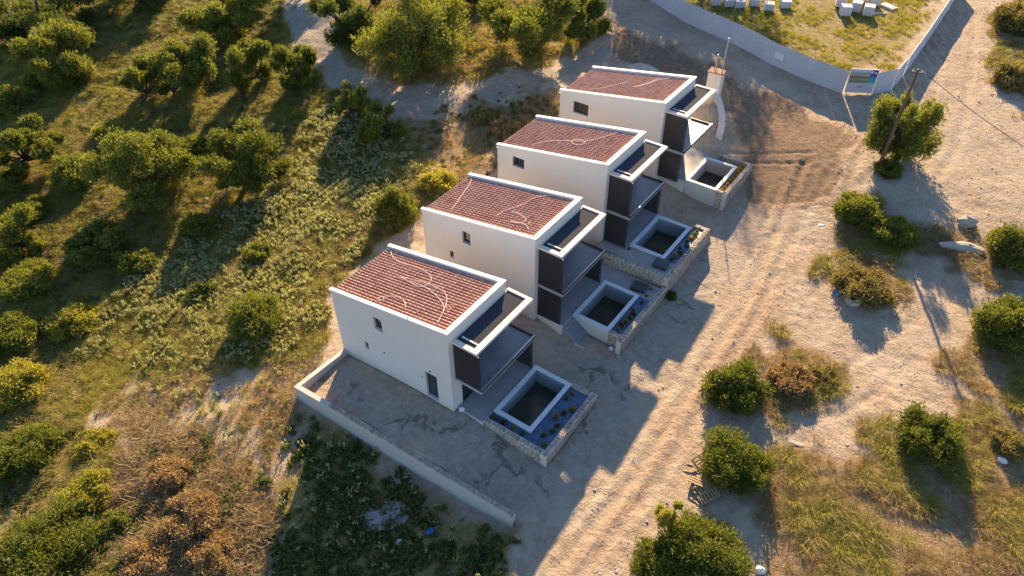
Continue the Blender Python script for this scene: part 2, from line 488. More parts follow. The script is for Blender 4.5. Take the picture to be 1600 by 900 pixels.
c = mixc(n, ramp(n, n3, [(.3, (.55, .55, .55)), (.55, (0, 0, 0))]), c, mixc(n, 1.0, c, (.62, .58, .55), 'MULTIPLY'))
# thin drying cracks and rills in the grey yards
vo = N(n, 'ShaderNodeTexVoronoi', feature='DISTANCE_TO_EDGE', Scale=.33)
dv = n.nodes.new('ShaderNodeVectorMath'); dv.operation = 'ADD'
nz = N(n, 'ShaderNodeTexNoise', Scale=.8, Detail=6, Roughness=.7); n.links.new(v, nz.inputs['Vector'])
sc_ = n.nodes.new('ShaderNodeVectorMath'); sc_.operation = 'SCALE'; sc_.inputs['Scale'].default_value = 2.2
n.links.new(nz.outputs['Color'], sc_.inputs[0]); n.links.new(v, dv.inputs[0]); n.links.new(sc_.outputs[0], dv.inputs[1]); n.links.new(dv.outputs[0], vo.inputs['Vector'])
crk = math_(n, 'MULTIPLY', ramp(n, vo.outputs['Distance'], [(.0, (1, 1, 1)), (.035, (0, 0, 0))]), ramp(n, n1, [(.40, (0, 0, 0)), (.5, (1, 1, 1))]))
crk = math_(n, 'MULTIPLY', crk, ramp(n, at_.outputs['Alpha'], [(.75, (0, 0, 0)), (.9, (1, 1, 1))]))
c = mixc(n, math_(n, 'MULTIPLY', crk, .22), c, (.12, .09, .065))
mps = N(n, 'ShaderNodeMapping'); mps.inputs['Scale'].default_value = (3.2, .16, 1); n.links.new(v, mps.inputs['Vector'])
strk = noise(n, 1.0, 5, .6, mps.outputs[0])
road = ramp(n, sep.outputs[2], [(.15, (0, 0, 0)), (.4, (1, 1, 1)), (.55, (1, 1, 1)), (.68, (0, 0, 0))])
c = mixc(n, math_(n, 'MULTIPLY', road, .6), c, ramp(n, n2, [(.3, (.25, .145, .08)), (.7, (.42, .275, .175))]))
c = mixc(n, math_(n, 'MULTIPLY', ramp(n, strk, [(.42, (0, 0, 0)), (.62, (1, 1, 1))]), math_(n, 'MULTIPLY', road, .6)), c, (.50, .365, .25))
n.links.new(c, b.inputs['Base Color']); b.inputs['Roughness'].default_value = .95; b.inputs['Specular IOR Level'].default_value = .15
# tyre tread ribs on the dirt road: ripples across the direction of travel
wv = N(n, 'ShaderNodeTexWave', wave_type='BANDS', bands_direction='Y', Scale=2.6, Distortion=5, Detail=3)
n.links.new(v, wv.inputs['Vector'])
trd = math_(n, 'MULTIPLY', math_(n, 'MULTIPLY', wv.outputs['Fac'], sep.outputs[2]), ramp(n, noise(n, .8, 3, .5, v), [(.45, (0, 0, 0)), (.6, (1, 1, 1))]))
hgt = math_(n, 'ADD', math_(n, 'ADD', n2, math_(n, 'MULTIPLY', n3, .35)), math_(n, 'MULTIPLY', trd, .13))
hgt = math_(n, 'SUBTRACT', hgt, math_(n, 'MULTIPLY', crk, .6))
hgt = math_(n, 'ADD', hgt, math_(n, 'MULTIPLY', math_(n, 'MULTIPLY', strk, road), .5))
bump(n, b, hgt, 1.0, .22)

# ---------------------------------------------------------------- houses
def top(x): return HH+HS*x/HW          # x local, 0 at the front, -HW at the back

def opening_wall(mb, x0, x1, zb, holes, y, dep=.24):
    xs = sorted({x0, x1, *[q for h in holes for q in h[:2]]}); zs = sorted({zb, *[q for h in holes for q in h[2:]]})
    for i in range(len(xs)-1):
        for j in range(len(zs)):
            a, c_ = xs[i], xs[i+1]; lo = zs[j]
            if any(h[0] <= a and c_ <= h[1] and h[2] <= lo < h[3] for h in holes): continue
            ha, hc = (zs[j+1],)*2 if j+1 < len(zs) else (top(a)-.08, top(c_)-.08)
            mb.add([(a, y, lo), (c_, y, lo), (c_, y, hc), (a, y, ha)], [(0, 1, 2, 3)])
    for h in holes:
        a, c_, lo, hi = h
        mb.add([(a, y, lo), (c_, y, lo), (c_, y, hi), (a, y, hi), (a, y+dep, lo), (c_, y+dep, lo), (c_, y+dep, hi), (a, y+dep, hi)],
               [(0, 4, 5, 1), (1, 5, 6, 2), (2, 6, 7, 3), (3, 7, 4, 0)])

def tiles_mesh():
    v, q, t = [], [], []
    prof = [(0, 0), (.05, .004), (.07, .05), (.115, .082), (.16, .05), (.18, .004), (.2345, 0)]
    y0, y1 = .22, HL-.22
    ncol = int((y1-y0)/.2345); pitch = (y1-y0)/ncol
    nrow = 26; L = (HW-.22)/nrow
    slope = HS/HW
    for r in range(nrow):
        xa = -HW+.0+r*L; xb = xa+L+.05
        for c_ in range(ncol):
            tnt = min(1, max(0, .45+.11*random.gauss(0, 1)))
            jx, jz = random.uniform(-.012, .012), random.uniform(-.006, .006)
            o = len(v)
            for ip_, (py, pz) in enumerate(prof):
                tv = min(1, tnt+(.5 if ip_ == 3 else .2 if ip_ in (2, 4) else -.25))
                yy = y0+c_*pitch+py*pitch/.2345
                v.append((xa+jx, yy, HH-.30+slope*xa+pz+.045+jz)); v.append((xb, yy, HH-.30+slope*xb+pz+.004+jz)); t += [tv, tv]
            for k in range(len(prof)-1): q.append((o+2*k, o+2*k+1, o+2*k+3, o+2*k+2))
            for k in range(len(prof)-1):     # lower edge thickness
                a, b_ = v[o+2*k], v[o+2*k+2]
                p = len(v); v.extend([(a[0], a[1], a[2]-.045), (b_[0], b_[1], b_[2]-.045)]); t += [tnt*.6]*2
                q.append((p, p+1, o+2*k+2, o+2*k))
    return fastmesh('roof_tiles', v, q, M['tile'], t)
TILES = [tiles_mesh(), tiles_mesh()]
SLAT_UP = MB().box(-.031, .031, -.03, .03, 0, 2.78).mesh('slat', M['dark'])
SLAT_LO = MB().box(-.031, .031, -.03, .03, 0, 2.42).mesh('slat', M['dark'])
LOUV = MB().obox((0, 0, 0), (.046, 0, -.018), (0, 2.42, 0), (.003, 0, .008)).mesh('louvre', M['louvre'])

def screen(root, y, z, lower, x0=.04, x1=1.86):
    h = 2.42 if lower else 2.78
    fr = MB().box(x0, x1, y-.035, y+.035, z-.06, z-.002).box(x0, x1, y-.035, y+.035, z+h+.002, z+h+.06)
    fr.box(x0, x0+.05, y-.036, y+.036, z-.002, z+h+.002).box(x1-.05, x1, y-.036, y+.036, z-.002, z+h+.002)
    s = fr.build('slatted_screen', M['dark'], root)
    k = x0+.10
    while k < x1-.08:
        place('slat', SLAT_LO if lower else SLAT_UP, s, (k, y, z)); k += .088
    return s

HLAB = ['white two-storey villa nearest the camera, beside the long low retaining wall',
        'white two-storey villa with grey outside steps, second nearest in the row',
        'white two-storey villa third nearest, between the stepped one and the farthest one',
        'white two-storey villa farthest from the camera, beside the white pillar with rods']
NEARHOLES = [[(-5.89, -5.22, 3.77, 4.74), (-7.13, -6.79, 1.30, 1.88), (-2.07, -1.14, .18, 2.36)],
             [(-5.89, -5.22, 3.77, 4.74), (-7.13, -6.79, 1.90, 2.48)], [(-8.0, -6.95, 3.75, 4.55)], [(-8.1, -6.65, 3.45, 4.45)]]
houses = []
for i, (hx, hy, hz) in enumerate(HO):
    h = thing('villa', HLAB[i], 'house', (hx, hy, hz), 0, 'row of four white villas'); houses.append(h)
    zb = -1.3
    wl = MB()
    opening_wall(wl, -HW, 0, zb, NEARHOLES[i], 0)
    tb, tf = top(-HW)-.08, top(0)-.08
    wl.add([(-HW, HL, zb), (0, HL, zb), (0, HL, tf), (-HW, HL, tb)], [(1, 0, 3, 2)])
    wl.add([(-HW, 0, zb), (-HW, HL, zb), (-HW, HL, tb-.3), (-HW, 0, tb-.3)], [(1, 0, 3, 2)])
    # front with two glazed openings
    fy = [0, .9, 4.7, HL]; fz = [zb, .02, 2.35, 2.95, 5.25, tf]
    for a in range(3):
        for c_ in range(5):
            if a == 1 and c_ in (1, 3): continue
            wl.add([(0, fy[a], fz[c_]), (0, fy[a+1], fz[c_]), (0, fy[a+1], fz[c_+1]), (0, fy[a], fz[c_+1])], [(0, 1, 2, 3)])
    wl.add([(-HW, .05, top(-HW)-.36), (-.05, .05, top(0)-.36), (-.05, HL-.05, top(0)-.36), (-HW, HL-.05, top(-HW)-.36)], [(0, 1, 2, 3)])
    wl.build('wall', M['plaster'], h)
    for zz, hh in ((.02, 2.33), (2.95, 2.3)):
        g = MB().box(-.14, -.06, .9, 4.7, zz, zz+.07).box(-.14, -.06, .9, 4.7, zz+hh-.07, zz+hh)
        for yy in (.9, 2.13, 3.36, 4.62): g.box(-.139, -.061, yy, yy+.08, zz+.07, zz+hh-.07)
        go = g.build('sliding_window', M['dark'], h)
        for yy in (.98, 2.21, 3.44): MB().box(-.115, -.095, yy+.002, yy+1.148, zz+.072, zz+hh-.072).build('pane', M['glass'], go)
    # parapet caps
    sl_ = HS/HW
    cp = MB()
    for ya, yb in ((-.05, .21), (HL-.23, HL+.05)):
        cp.add([(x_, y_, top(x_)+dz) for x_, y_, dz in ((-HW-.06, ya, -.10), (.05, ya, -.10), (.05, yb, -.10), (-HW-.06, yb, -.10), (-HW-.06, ya, .0), (.05, ya, .0), (.05, yb, .0), (-HW-.06, yb, .0))],
               [(0, 3, 2, 1), (4, 5, 6, 7), (0, 1, 5, 4), (1, 2, 6, 5), (2, 3, 7, 6), (3, 0, 4, 7)])
        # inner face down to the tiles
        yi = yb-.03 if ya < 0 else ya+.03
        cp.add([(-HW, yi, top(-HW)-.36), (0, yi, top(0)-.36), (0, yi, top(0)-.05), (-HW, yi, top(-HW)-.05)], [(0, 1, 2, 3)])
    cp.box(-.27, .052, .212, HL-.232, top(0)-.12, top(0)+.004)
    cp.add([(-.24, .2, top(0)-.4), (-.24, HL-.2, top(0)-.4), (-.24, HL-.2, top(0)-.05), (-.24, .2, top(0)-.05)], [(0, 1, 2, 3)])
    cp.build('parapet', M['cap'], h)
    gt = MB().box(-HW-.13, -HW-.0, .0, HL, top(-HW)-.44, top(-HW)-.34); gt.build('gutter', M['iron'], h)
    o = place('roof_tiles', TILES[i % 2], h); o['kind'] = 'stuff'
    # small scuppers on the near parapet
    for xx in (-2.9, -.35):
        MB().tube([(xx, .02, top(xx)+.0), (xx, .02, top(xx)+.16)], .03, 6).build('vent_pipe', M['iron'], h)
    # canopy
    CZ = 5.78
    cf = MB().box(1.42, 1.78, .26, 5.72, CZ, CZ+.16).box(.0, 1.418, .26, .56, CZ, CZ+.158).box(0, 1.418, 5.50, 5.72, CZ, CZ+.158).box(.002, .09, .562, 5.498, CZ, CZ+.12)
    cf.box(.3, 1.418, .86, .96, CZ+.10, CZ+.152)
    cn = cf.build('canopy', M['frame_white'], h)
    MB().box(.092, 1.416, .564, 5.496, CZ+.012, CZ+.03).build('canopy_panel', M['dark'], cn)
    k = .16
    while k < 1.37:
        place('louvre', LOUV, cn, (k, 3.03, CZ+.07)); k += .096
    # balcony
    bz = 2.78
    bl = MB().box(.0, 1.94, .36, 5.72, bz-.22, bz)
    bal = bl.build('balcony_slab', M['slabgrey'], h)
    MB().box(.01, 1.88, .44, 5.66, bz+.002, bz+.03).build('balcony_floor', M['floor'], bal)
    MB().box(1.885, 1.965, .40, 5.74, bz-.10, bz+.16).box(.05, 1.883, 5.665, 5.74, bz+.003, bz+.16).build('edge_upstand', M['dark'], bal)
    MB().box(1.87, 1.99, .38, 5.76, bz+.162, bz+.185).build('edge_trim', M['metal'], bal)
    screen(h, .40, bz+.07, False)
    if i: screen(h, .42, .08, True)
    if i < 3: screen(h, 5.66, .08, True)
    MB().obox((1.84, .33, CZ-.06), (.035, 0, 0), (0, .035, 0), (0, 0, .05)).build('lamp', M['white'], h)
    # near-wall windows and door
    for a, c_, lo, hi in NEARHOLES[i]:
        door = hi-lo > 1.5
        fr = MB().box(a, c_, .17, .23, hi-.06, hi).box(a, c_, .17, .23, lo, lo+.06).box(a, a+.06, .17, .23, lo+.06, hi-.06).box(c_-.06, c_, .17, .23, lo+.06, hi-.06)
        if c_-a > .95: fr.box((a+c_)/2-.03, (a+c_)/2+.03, .171, .229, lo+.06, hi-.06)
        w = fr.build('door' if door else 'window', M['dark'], h)
        if door:
            MB().box(a+.06, c_-.06, .19, .22, lo+.06, hi-.06).build('door_leaf', M['louvre'], w)
            MB().box(c_-.15, c_-.12, .15, .188, 1.2, 1.35).build('handle', M['metal'], w)
        elif c_-a > .95:
            mid = (a+c_)/2
            for u, w_ in ((a+.06, mid-.03), (mid+.03, c_-.06)): MB().box(u, w_, .195, .205, lo+.06, hi-.06).build('pane', M['glass'], w)
        else: MB().box(a+.06, c_-.06, .195, .205, lo+.06, hi-.06).build('pane', M['glass'], w)
        MB().box(a-.03, c_+.03, -.04, .168, lo-.045, lo-.003).build('sill', M['coping'], w)
    if i == 0:
        MB().tube([(-5.41, .03, 1.85), (-5.41, -.03, 1.85)], .06, 10).build('vent_hole', M['black'], h)
        MB().tube([(-1.6, .03, 2.62), (-1.6, -.06, 2.60)], .05, 8).build('wall_lamp', M['black'], h)
        MB().box(-2.36, -2.28, -.03, .01, 1.6, 1.68).build('switch_box', M['black'], h)

# ---------------------------------------------------------------- stone walls
def stone_run(root, p0, p1, th, zt0, zt1, zb, clad=True, caps=True, plain=None, seed=1, name='wall_core', capw=.34):
    """a straight wall with a core, face stones and separate cap stones; p0->p1 along its middle"""
    rr = random.Random(seed)
    p0, p1 = np.array(p0, float), np.array(p1, float)
    L = np.hypot(*(p1-p0)); u = (p1-p0)/L; w = np.array([-u[1], u[0]])
    P = lambda s, t, z: (*(p0+u*s+w*t), z)
    zt = lambda s: zt0+(zt1-zt0)*s/L
    mb = MB()
    h = th/2
    ns = max(2, int(L/1.0))
    for k in range(ns):
        a, c_ = L*k/ns, L*(k+1)/ns
        mb.add([P(a, -h, zb), P(c_, -h, zb), P(c_, h, zb), P(a, h, zb), P(a, -h, zt(a)), P(c_, -h, zt(c_)), P(c_, h, zt(c_)), P(a, h, zt(a))],
               [(4, 5, 6, 7), (0, 1, 5, 4), (2, 3, 7, 6)]+([(3, 0, 4, 7)] if k == 0 else [])+([(1, 2, 6, 5)] if k == ns-1 else []))
    mb.build(name, M[plain or 'mortar'], root)
    if clad:
        cl = MB()
        for side in (-1, 1):
            z = zb+.05; row = 0
            while z < max(zt0, zt1)-.1:
                hh = rr.uniform(.15, .25); s = rr.uniform(-.15, 0)
                while s < L:
                    ww = rr.uniform(.18, .42); a, c_ = max(s+.02, 0.01), min(s+ww-.02, L-.01)
                    s += ww
                    if c_-a < .07: continue
                    top_ = min(z+hh-.03, zt((a+c_)/2)-.02)
                    if top_-z < .05: continue
                    pr_ = h+rr.uniform(.012, .03); j = lambda q=.02: rr.uniform(-q, q)
                    q4 = [(a+j(), z+j(.012)), (c_+j(), z+j(.012)), (c_+j(), top_+j(.012)), (a+j(), top_+j(.012))]
                    vs = [P(x_, side*(h-.01), z_) for x_, z_ in q4]+[P(.86*x_+.14*(a+c_)/2, side*pr_, .86*z_+.14*(z+top_)/2) for x_, z_ in q4]
                    fs = [(4, 5, 6, 7), (0, 1, 5, 4), (1, 2, 6, 5), (2, 3, 7, 6), (3, 0, 4, 7)]
                    cl.add(vs, fs if side > 0 else [f[::-1] for f in fs], rr.random()**1.5)
                z += hh
        o = cl.build('face_stones', M['stone'], root); o['kind'] = 'stuff'
    if caps:
        s = 0
        while s < L-.08:
            ww = rr.uniform(.2, .38); a, c_ = s+.03, min(s+ww, L)-.02
            s += ww
            if c_-a < .06: continue
            hw = capw/2*rr.uniform(.75, 1.02); off = rr.uniform(-.03, .03); sk = rr.uniform(-.07, .07)
            zz = zt((a+c_)/2)
            base = [(a, -hw+off), (c_, -hw+off+rr.uniform(-.03, .03)), (c_+sk, hw+off), (a+sk*rr.uniform(.2, 1), hw+off+rr.uniform(-.03, .03))]
            cx, cy = sum(q[0] for q in base)/4, sum(q[1] for q in base)/4
            up = rr.uniform(.02, .045)
            vs = [P(x_, y_, zz-.01) for x_, y_ in base]+[P(cx+.84*(x_-cx), cy+.84*(y_-cy), zz+up+rr.uniform(-.006, .006)) for x_, y_ in base]
            MB().add(vs, [(4, 5, 6, 7), (0, 1, 5, 4), (1, 2, 6, 5), (2, 3, 7, 6), (3, 0, 4, 7)], rr.random()**1.3).build('cap_stone', M['stone'], root)

t = thing('retaining_wall', 'long low stone-capped retaining wall round the yard of the nearest villa', 'wall', (0, 0, 0))
stone_run(t, (-9.25, .15), (-9.25, -4.15), .30, -.22, .02, -2.2, False, False, 'plaster2', 11)
stone_run(t, (-9.40, -4.15), (-6.6, -4.0), .32, .02, .0, -2.6, False, False, 'plaster2', 12)
stone_run(t, (-6.6, -4.0), (6.85, -3.35), .32, .0, -.42, -3.2, False, True, 'plaster2', 13, capw=.30)

def planter(i, runs, label):
    t = thing('planter_wall', label, 'wall', (0, 0, 0), 0, 'stone planter walls in front of the villas')
    for k, r in enumerate(runs): stone_run(t, *r, seed=40+10*i+k)
    return t
planter(0, [((1.9, .62), (6.07, .62), .36, .06, .06, -1.6), ((6.25, .44), (6.25, 6.1), .36, .08, .08, -1.8), ((6.07, 5.93), (4.75, 5.93), .32, .06, .06, -1.6)],
        'stone planter wall round the pool of the nearest villa, corner towards the road')
planter(1, [((5.58, 10.2), (5.58, 16.85), .34, .72, .74, -1.6), ((4.62, 10.78), (5.41, 10.78), .30, .70, .70, -1.5)],
        'stone planter wall along the road side of the stepped villa\'s pool')
planter(2, [((-.1, 16.75), (5.41, 17.02), .34, 1.52, 1.50, -.6), ((5.58, 16.855), (5.58, 23.9), .34, 1.50, 1.52, -1.4), ((5.41, 23.73), (4.6, 23.73), .3, 1.5, 1.5, -.6)],
        'L-shaped stone wall round the third villa\'s pool terrace')
planter(3, [((4.24, 28.36), (4.815, 28.36), .30, 2.0, 2.0, -.9), ((4.98, 28.2), (4.98, 33.7), .32, 2.0, 2.0, -.9), ((4.81, 33.54), (2.2, 33.54), .3, 2.0, 2.0, -.4)],
        'cream stone planter wall in front of the farthest villa\'s pool')

# ---------------------------------------------------------------- terraces, pools, steps
def slab(name, x0, x1, y0, y1, z0, z1, mat, label):
    o = MB().box(x0, x1, y0, y1, z0, z1).build(name, mat); o['kind'] = 'structure'; o['label'] = label
    return o
TER = [(0.003, 1.96, .40, 5.95), (.003, 2.06, .40, 5.95), (.003, 1.98, .35, 5.95), (.003, 2.24, .95, 5.95)]
POOL = [(1.965, 4.72, 1.38, 5.9), (2.065, 4.86, 1.68, 5.98), (1.985, 4.84, .83, 5.4), (2.245, 5.0, .98, 5.3)]
PLAB = ['murky drained pool with white rim in front of the nearest villa', 'murky drained pool with white rim beside the grey steps',
        'murky drained pool with white rim on the third villa\'s terrace', 'smaller sunlit pool with pale rim at the farthest villa']
for i, (hx, hy, hz) in enumerate(HO):
    a, c_, y0, y1 = TER[i]
    slab('terrace', hx+a, hx+c_, hy+y0, hy+y1, hz-1.4, hz+.02, M['terrace'], 'grey screed terrace under the balcony of a villa')
    MB_ = MB().box(hx+a-.02, hx+c_, hy+y0-.07, hy+y0-.002, hz-1.4, hz+.0)
    o = MB_.build('terrace_side', M['plaster']); o['kind'] = 'structure'; o['label'] = 'white plastered side of a villa terrace'
    x0, x1, y0, y1 = POOL[i]
    p = thing('swimming_pool', PLAB[i], 'pool', (hx, hy, hz), 0, 'small pools in front of the villas')
    w = .27; zt = .14
    MB().box(x0, x1, y0, y0+w, zt-.10, zt).box(x0, x1, y1-w, y1, zt-.10, zt).box(x0, x0+w, y0+w+.001, y1-w-.001, zt-.10, zt-.001).box(x1-w, x1, y0+w+.001, y1-w-.001, zt-.10, zt-.001).build('coping', M['coping'], p)
    q = .03
    MB().box(x0+q, x1-q, y0+q, y0+w-.02, -1.7, zt-.102).box(x0+q, x1-q, y1-w+.02, y1-q, -1.7, zt-.102).box(x0+q, x0+w-.02, y0+w-.02, y1-w+.02, -1.7, zt-.103).box(x1-w+.02, x1-q, y0+w-.02, y1-w+.02, -1.7, zt-.103).box(x0+w-.02, x1-w+.02, y0+w-.02, y1-w+.02, -1.7, -1.35).build('basin', M['basin'] if i < 3 else M['plaster2'], p)
    MB().add([(x0+w-.015, y0+w-.015, -1.12), (x1-w+.015, y0+w-.015, -1.12), (x1-w+.015, y1-w+.015, -1.12), (x0+w-.015, y1-w+.015, -1.12)], [(0, 1, 2, 3)]).build('water', M['water'], p)
    MB().box(x0+.001, x1-.001, y0+.004, y0+q-.002, -1.9, zt-.104).build('outer_face', M['plaster'], p)
slab('side_yard', -.28, 5.40, 14.98, 16.60, -.6, .66, M['terrace'], 'grey side yard between the second and third villas')
slab('side_yard', -.31, 5.40, 17.17, 18.16, -.2, 1.44, M['terrace'], 'grey strip of yard before the third villa')
slab('side_yard', 1.9, 5.40, 18.161, 18.64, -.2, 1.435, M['terrace'], 'grey strip along the third pool')
st = thing('outside_steps', 'grey concrete steps climbing to the second villa\'s terrace', 'steps', (1.775, 9.42, 0))
for k in range(7):
    zt = .69-.165*(k+1)
    MB().box(.0+.24*k, .24*(k+1), .0, 1.22, -1.5, zt).build('step', M['steps'], st)
MB().box(-.002, 1.70, -.12, -.003, -1.5, -.35).build('stringer', M['plaster'], st)

# planter beds and their plants
BEDS = [[(4.73, 6.06, .81, 5.75), (1.98, 4.72, .81, 1.37)], [(4.575, 5.40, 10.94, 14.0), (4.575, 5.40, 14.001, 16.5)], [(4.525, 5.40, 18.65, 23.57), (4.0, 5.40, 17.2, 18.64)], [(4.245, 4.815, 28.3, 33.38)]]
def blob_plant(name, mat, r, h, nl, seed):
    rr = np.random.default_rng(seed)
    d = rr.normal(size=(nl, 3)); d /= np.linalg.norm(d, axis=1)[:, None]; d[:, 2] = np.abs(d[:, 2])
    base = d*np.array([r, r, h])*rr.uniform(.15, .5, (nl, 1)); tip = d*np.array([r, r, h])*rr.uniform(.8, 1.15, (nl, 1))
    s = np.cross(d, rr.normal(size=(nl, 3))); s /= np.linalg.norm(s, axis=1)[:, None]+1e-9; s *= r*.13
    v = np.stack([base-s*.4, base+s*.4, tip*.8+base*.2+s, tip], 1).reshape(-1, 3)
    return fastmesh(name, v, np.arange(len(v)).reshape(-1, 4), mat, np.repeat(rr.random(nl), 4))
ORD = ['first', 'second', 'third', 'fourth', 'fifth', 'sixth', 'seventh', 'eighth', 'ninth', 'tenth', 'eleventh', 'twelfth', 'thirteenth', 'fourteenth']
PL = {k: [blob_plant('foliage', M[k], .22, .30, 120, s) for s in (1, 2, 3)] for k in ('yellowplant', 'redplant', 'weed')}
rr = random.Random(5)
BN = ['nearest', 'second', 'third', 'farthest']
CN = dict(yellowplant='yellow', redplant='reddish', weed='green')
for i, beds in enumerate(BEDS):
    gr = MB()
    for (x0, x1, y0, y1) in beds: gr.box(x0, x1, y0, y1, HO[i][2]-.9, HO[i][2]-.06)
    o = gr.build('planter_bed', M['blue'] if i < 3 else M['gravel'])
    tag(o, f'{"blue glass gravel" if i<3 else "tan gravel"} bed behind the planter wall of the {BN[i]} villa', 'gravel bed', None)
    # loose gravel on the bed
    st_ = MB()
    for (x0, x1, y0, y1) in beds:
        for _ in range(int((x1-x0)*(y1-y0)*90)):
            x, y, s = rr.uniform(x0+.04, x1-.04), rr.uniform(y0+.04, y1-.04), rr.uniform(.02, .05)
            z = HO[i][2]-.06; a = rr.uniform(0, 6.3)
            ux, uy = math.cos(a)*s, math.sin(a)*s
            st_.add([(x+ux, y+uy, z-.01), (x-uy*.8, y+ux*.8, z-.01), (x-ux, y-uy, z-.01), (x+uy*.8, y-ux*.8, z-.01), (x, y, z+s*.8)], [(0, 1, 4), (1, 2, 4), (2, 3, 4), (3, 0, 4)])
    g = st_.build('loose_gravel', M['blue'] if i < 3 else M['gravel'], o); g['kind'] = 'stuff'
    x0, x1, y0, y1 = beds[0]
    spots = [(rr.uniform(x0+.25, x1-.25) if x1-x0 > .6 else (x0+x1)/2, y) for y in np.linspace(y0+.4, y1-.4, 9 if i != 1 else 6)]
    if i == 0: spots += [(x, 1.08) for x in (2.3, 2.9, 3.6, 4.3)]
    if i == 1: spots += [(rr.uniform(4.8, 5.2), y) for y in (14.5, 15.3, 16.1)]
    cnt = {}
    for k, (x, y) in enumerate(spots):
        kind = rr.choice(['yellowplant', 'weed', 'weed', 'redplant', 'weed', 'yellowplant']) if i < 3 else 'yellowplant'
        cnt.setdefault(kind, []).append((x, y))
    for kind, L in cnt.items():
        for j_, (x, y) in enumerate(sorted(L, key=lambda q_: q_[1]*10+q_[0])):
            p = thing('planter_shrub', f'{ORD[j_]} {CN[kind]} cushion shrub from the near end of the {BN[i]} villa\'s bed', 'shrub', (x, y, HO[i][2]-.075), rr.uniform(0, 6), f'{CN[kind]} shrubs in the {BN[i]} planter bed')
            s = rr.uniform(.75, 1.2); f_ = place('foliage', rr.choice(PL[kind]), p); f_.scale = (s, s, s)
            MB().tube([(0, 0, -.02), (0, 0, .12*s)], .02, 5).build('stem', M['bark'], p)

# pump boxes
for (x, y, z, lab) in ((4.15, 15.75, .665, 'dark green pump box lid beside the pool with steps'), (4.6, 17.95, 1.445, 'dark green pump box lid beside the third pool')):
    p = thing('pump_box', lab, 'box', (x, y, z), .08)
    MB().box(-.5, .5, -.42, .42, -.02, .16).build('case', M['black'], p)
    MB().add([(-.55, -.47, .162), (.55, -.47, .162), (.55, .47, .162), (-.55, .47, .162), (-.46, -.38, .235), (.46, -.38, .235), (.46, .38, .235), (-.46, .38, .235)],
             [(3, 2, 1, 0), (4, 5, 6, 7), (0, 1, 5, 4), (1, 2, 6, 5), (2, 3, 7, 6), (3, 0, 4, 7)]).build('lid', M['pumpbox'], p)

# white pillar with rods and the stone retaining wall beyond the farthest villa
zc = H(-.9, 39.6)
p = thing('meter_pillar', 'white masonry pillar with tiled cap and two thin rods', 'pillar', (-1.35, 39.2, zc), .05)
MB().box(-.62, .62, -.45, .45, -.5, 3.75).build('shaft', M['plaster'], p)
for k in range(5): MB().obox((-.56+.28*k, 0, 3.80), (.13, 0, 0), (0, .52, 0), (0, 0, .05)).build('cap_tile', M['clay'], p)
MB().tube([(.42, 0, 3.8), (.45, .0, 6.9)], [.055, .04], 6).build('rod', M['metal'], p)
MB().tube([(-.2, 0, 3.8), (-.2, .0, 5.3)], [.045, .035], 6).build('rod', M['metal'], p)
t = thing('buttress_wall', 'curved cream stone wall stepping down beside the white pillar', 'wall', (0, 0, 0))
bw = [(-.85, 38.7, 4.6), (-.1, 38.0, 4.1), (.5, 37.3, 3.6), (.95, 36.5, 3.0), (1.15, 35.7, 2.55)]
for k in range(4):
    (x0, y0, za), (x1, y1, zb_) = bw[k], bw[k+1]
    stone_run(t, (x0, y0), (x1, y1), .6, za, zb_, .2, True, False, None, 90+k)

# ---------------------------------------------------------------- things on the roofs
def roofpt(i, px, py, lift=.08):
    d = ray(px, py); hx, hy, hz = HO[i]
    s = HS/HW                                  # z = hz+HH-.30+s*(x-hx)
    k = (hz+HH-.30+.06-s*hx+s*CAM[0]-CAM[2])/(d[2]-s*d[0])
    P_ = CAM+d*k
    return np.array([P_[0], P_[1], P_[2]+lift])
def smooth_path(P_, n=6):
    P_ = [P_[0]]+list(P_)+[P_[-1]]; out = []
    for a, b_, c_, d in zip(P_[:-3], P_[1:-2], P_[2:-1], P_[3:]):
        for k in range(n):
            t = k/n
            out.append(.5*((2*b_)+(-a+c_)*t+(2*a-5*b_+4*c_-d)*t*t+(-a+3*b_-3*c_+d)*t**3))
    return out+[P_[-2]]
for i, pts, lab in (
    (0, [(610, 389), (614, 403), (627, 412), (648, 418), (664, 425), (674, 435), (668, 446), (654, 449), (640, 442), (628, 435)], 'pale conduit looping over the tiles near the back of the nearest roof'),
    (0, [(640, 440), (660, 448), (676, 458), (688, 470), (694, 484), (688, 497), (684, 506)], 'pale conduit running down to the front edge of the nearest roof'),
    (0, [(615, 434), (640, 437), (672, 446), (694, 458), (698, 472), (692, 488)], 'second pale conduit crossing the middle of the nearest roof'),
    (0, [(592, 467), (597, 464), (600, 468), (594, 471), (590, 467), (612, 464), (630, 470), (634, 482)], 'short curled conduit near the wall side of the nearest roof'),
    (1, [(738, 277), (734, 288), (726, 300), (716, 315), (705, 330)], 'pale conduit across the back of the second roof'),
    (1, [(860, 307), (836, 310), (815, 322), (790, 330), (775, 340)], 'pale conduit zigzagging over the middle of the second roof'),
    (1, [(800, 332), (812, 336), (822, 345), (810, 350), (798, 347), (820, 352), (826, 360)], 'tangled pale conduit near the front of the second roof'),
    (2, [(990, 208), (970, 207), (945, 215), (920, 221), (900, 219), (893, 224), (905, 228), (914, 223), (880, 221), (850, 223), (830, 228)], 'pale conduit with a loop over the third roof'),
    (3, [(1055, 122), (1030, 126), (1010, 133), (990, 137), (1000, 135), (1020, 128), (1035, 121)], 'pale conduit doubled over on the farthest roof'),
    (3, [(985, 129), (965, 133), (940, 139), (920, 141)], 'short pale conduit on the left of the farthest roof')):
    pp = smooth_path([roofpt(i, *q, .07) for q in pts])
    tag(MB().tube(pp, .022, 6).build('conduit', M['hose'], None, True), lab, 'conduit', 'loose conduits on the roofs')
TL = MB()
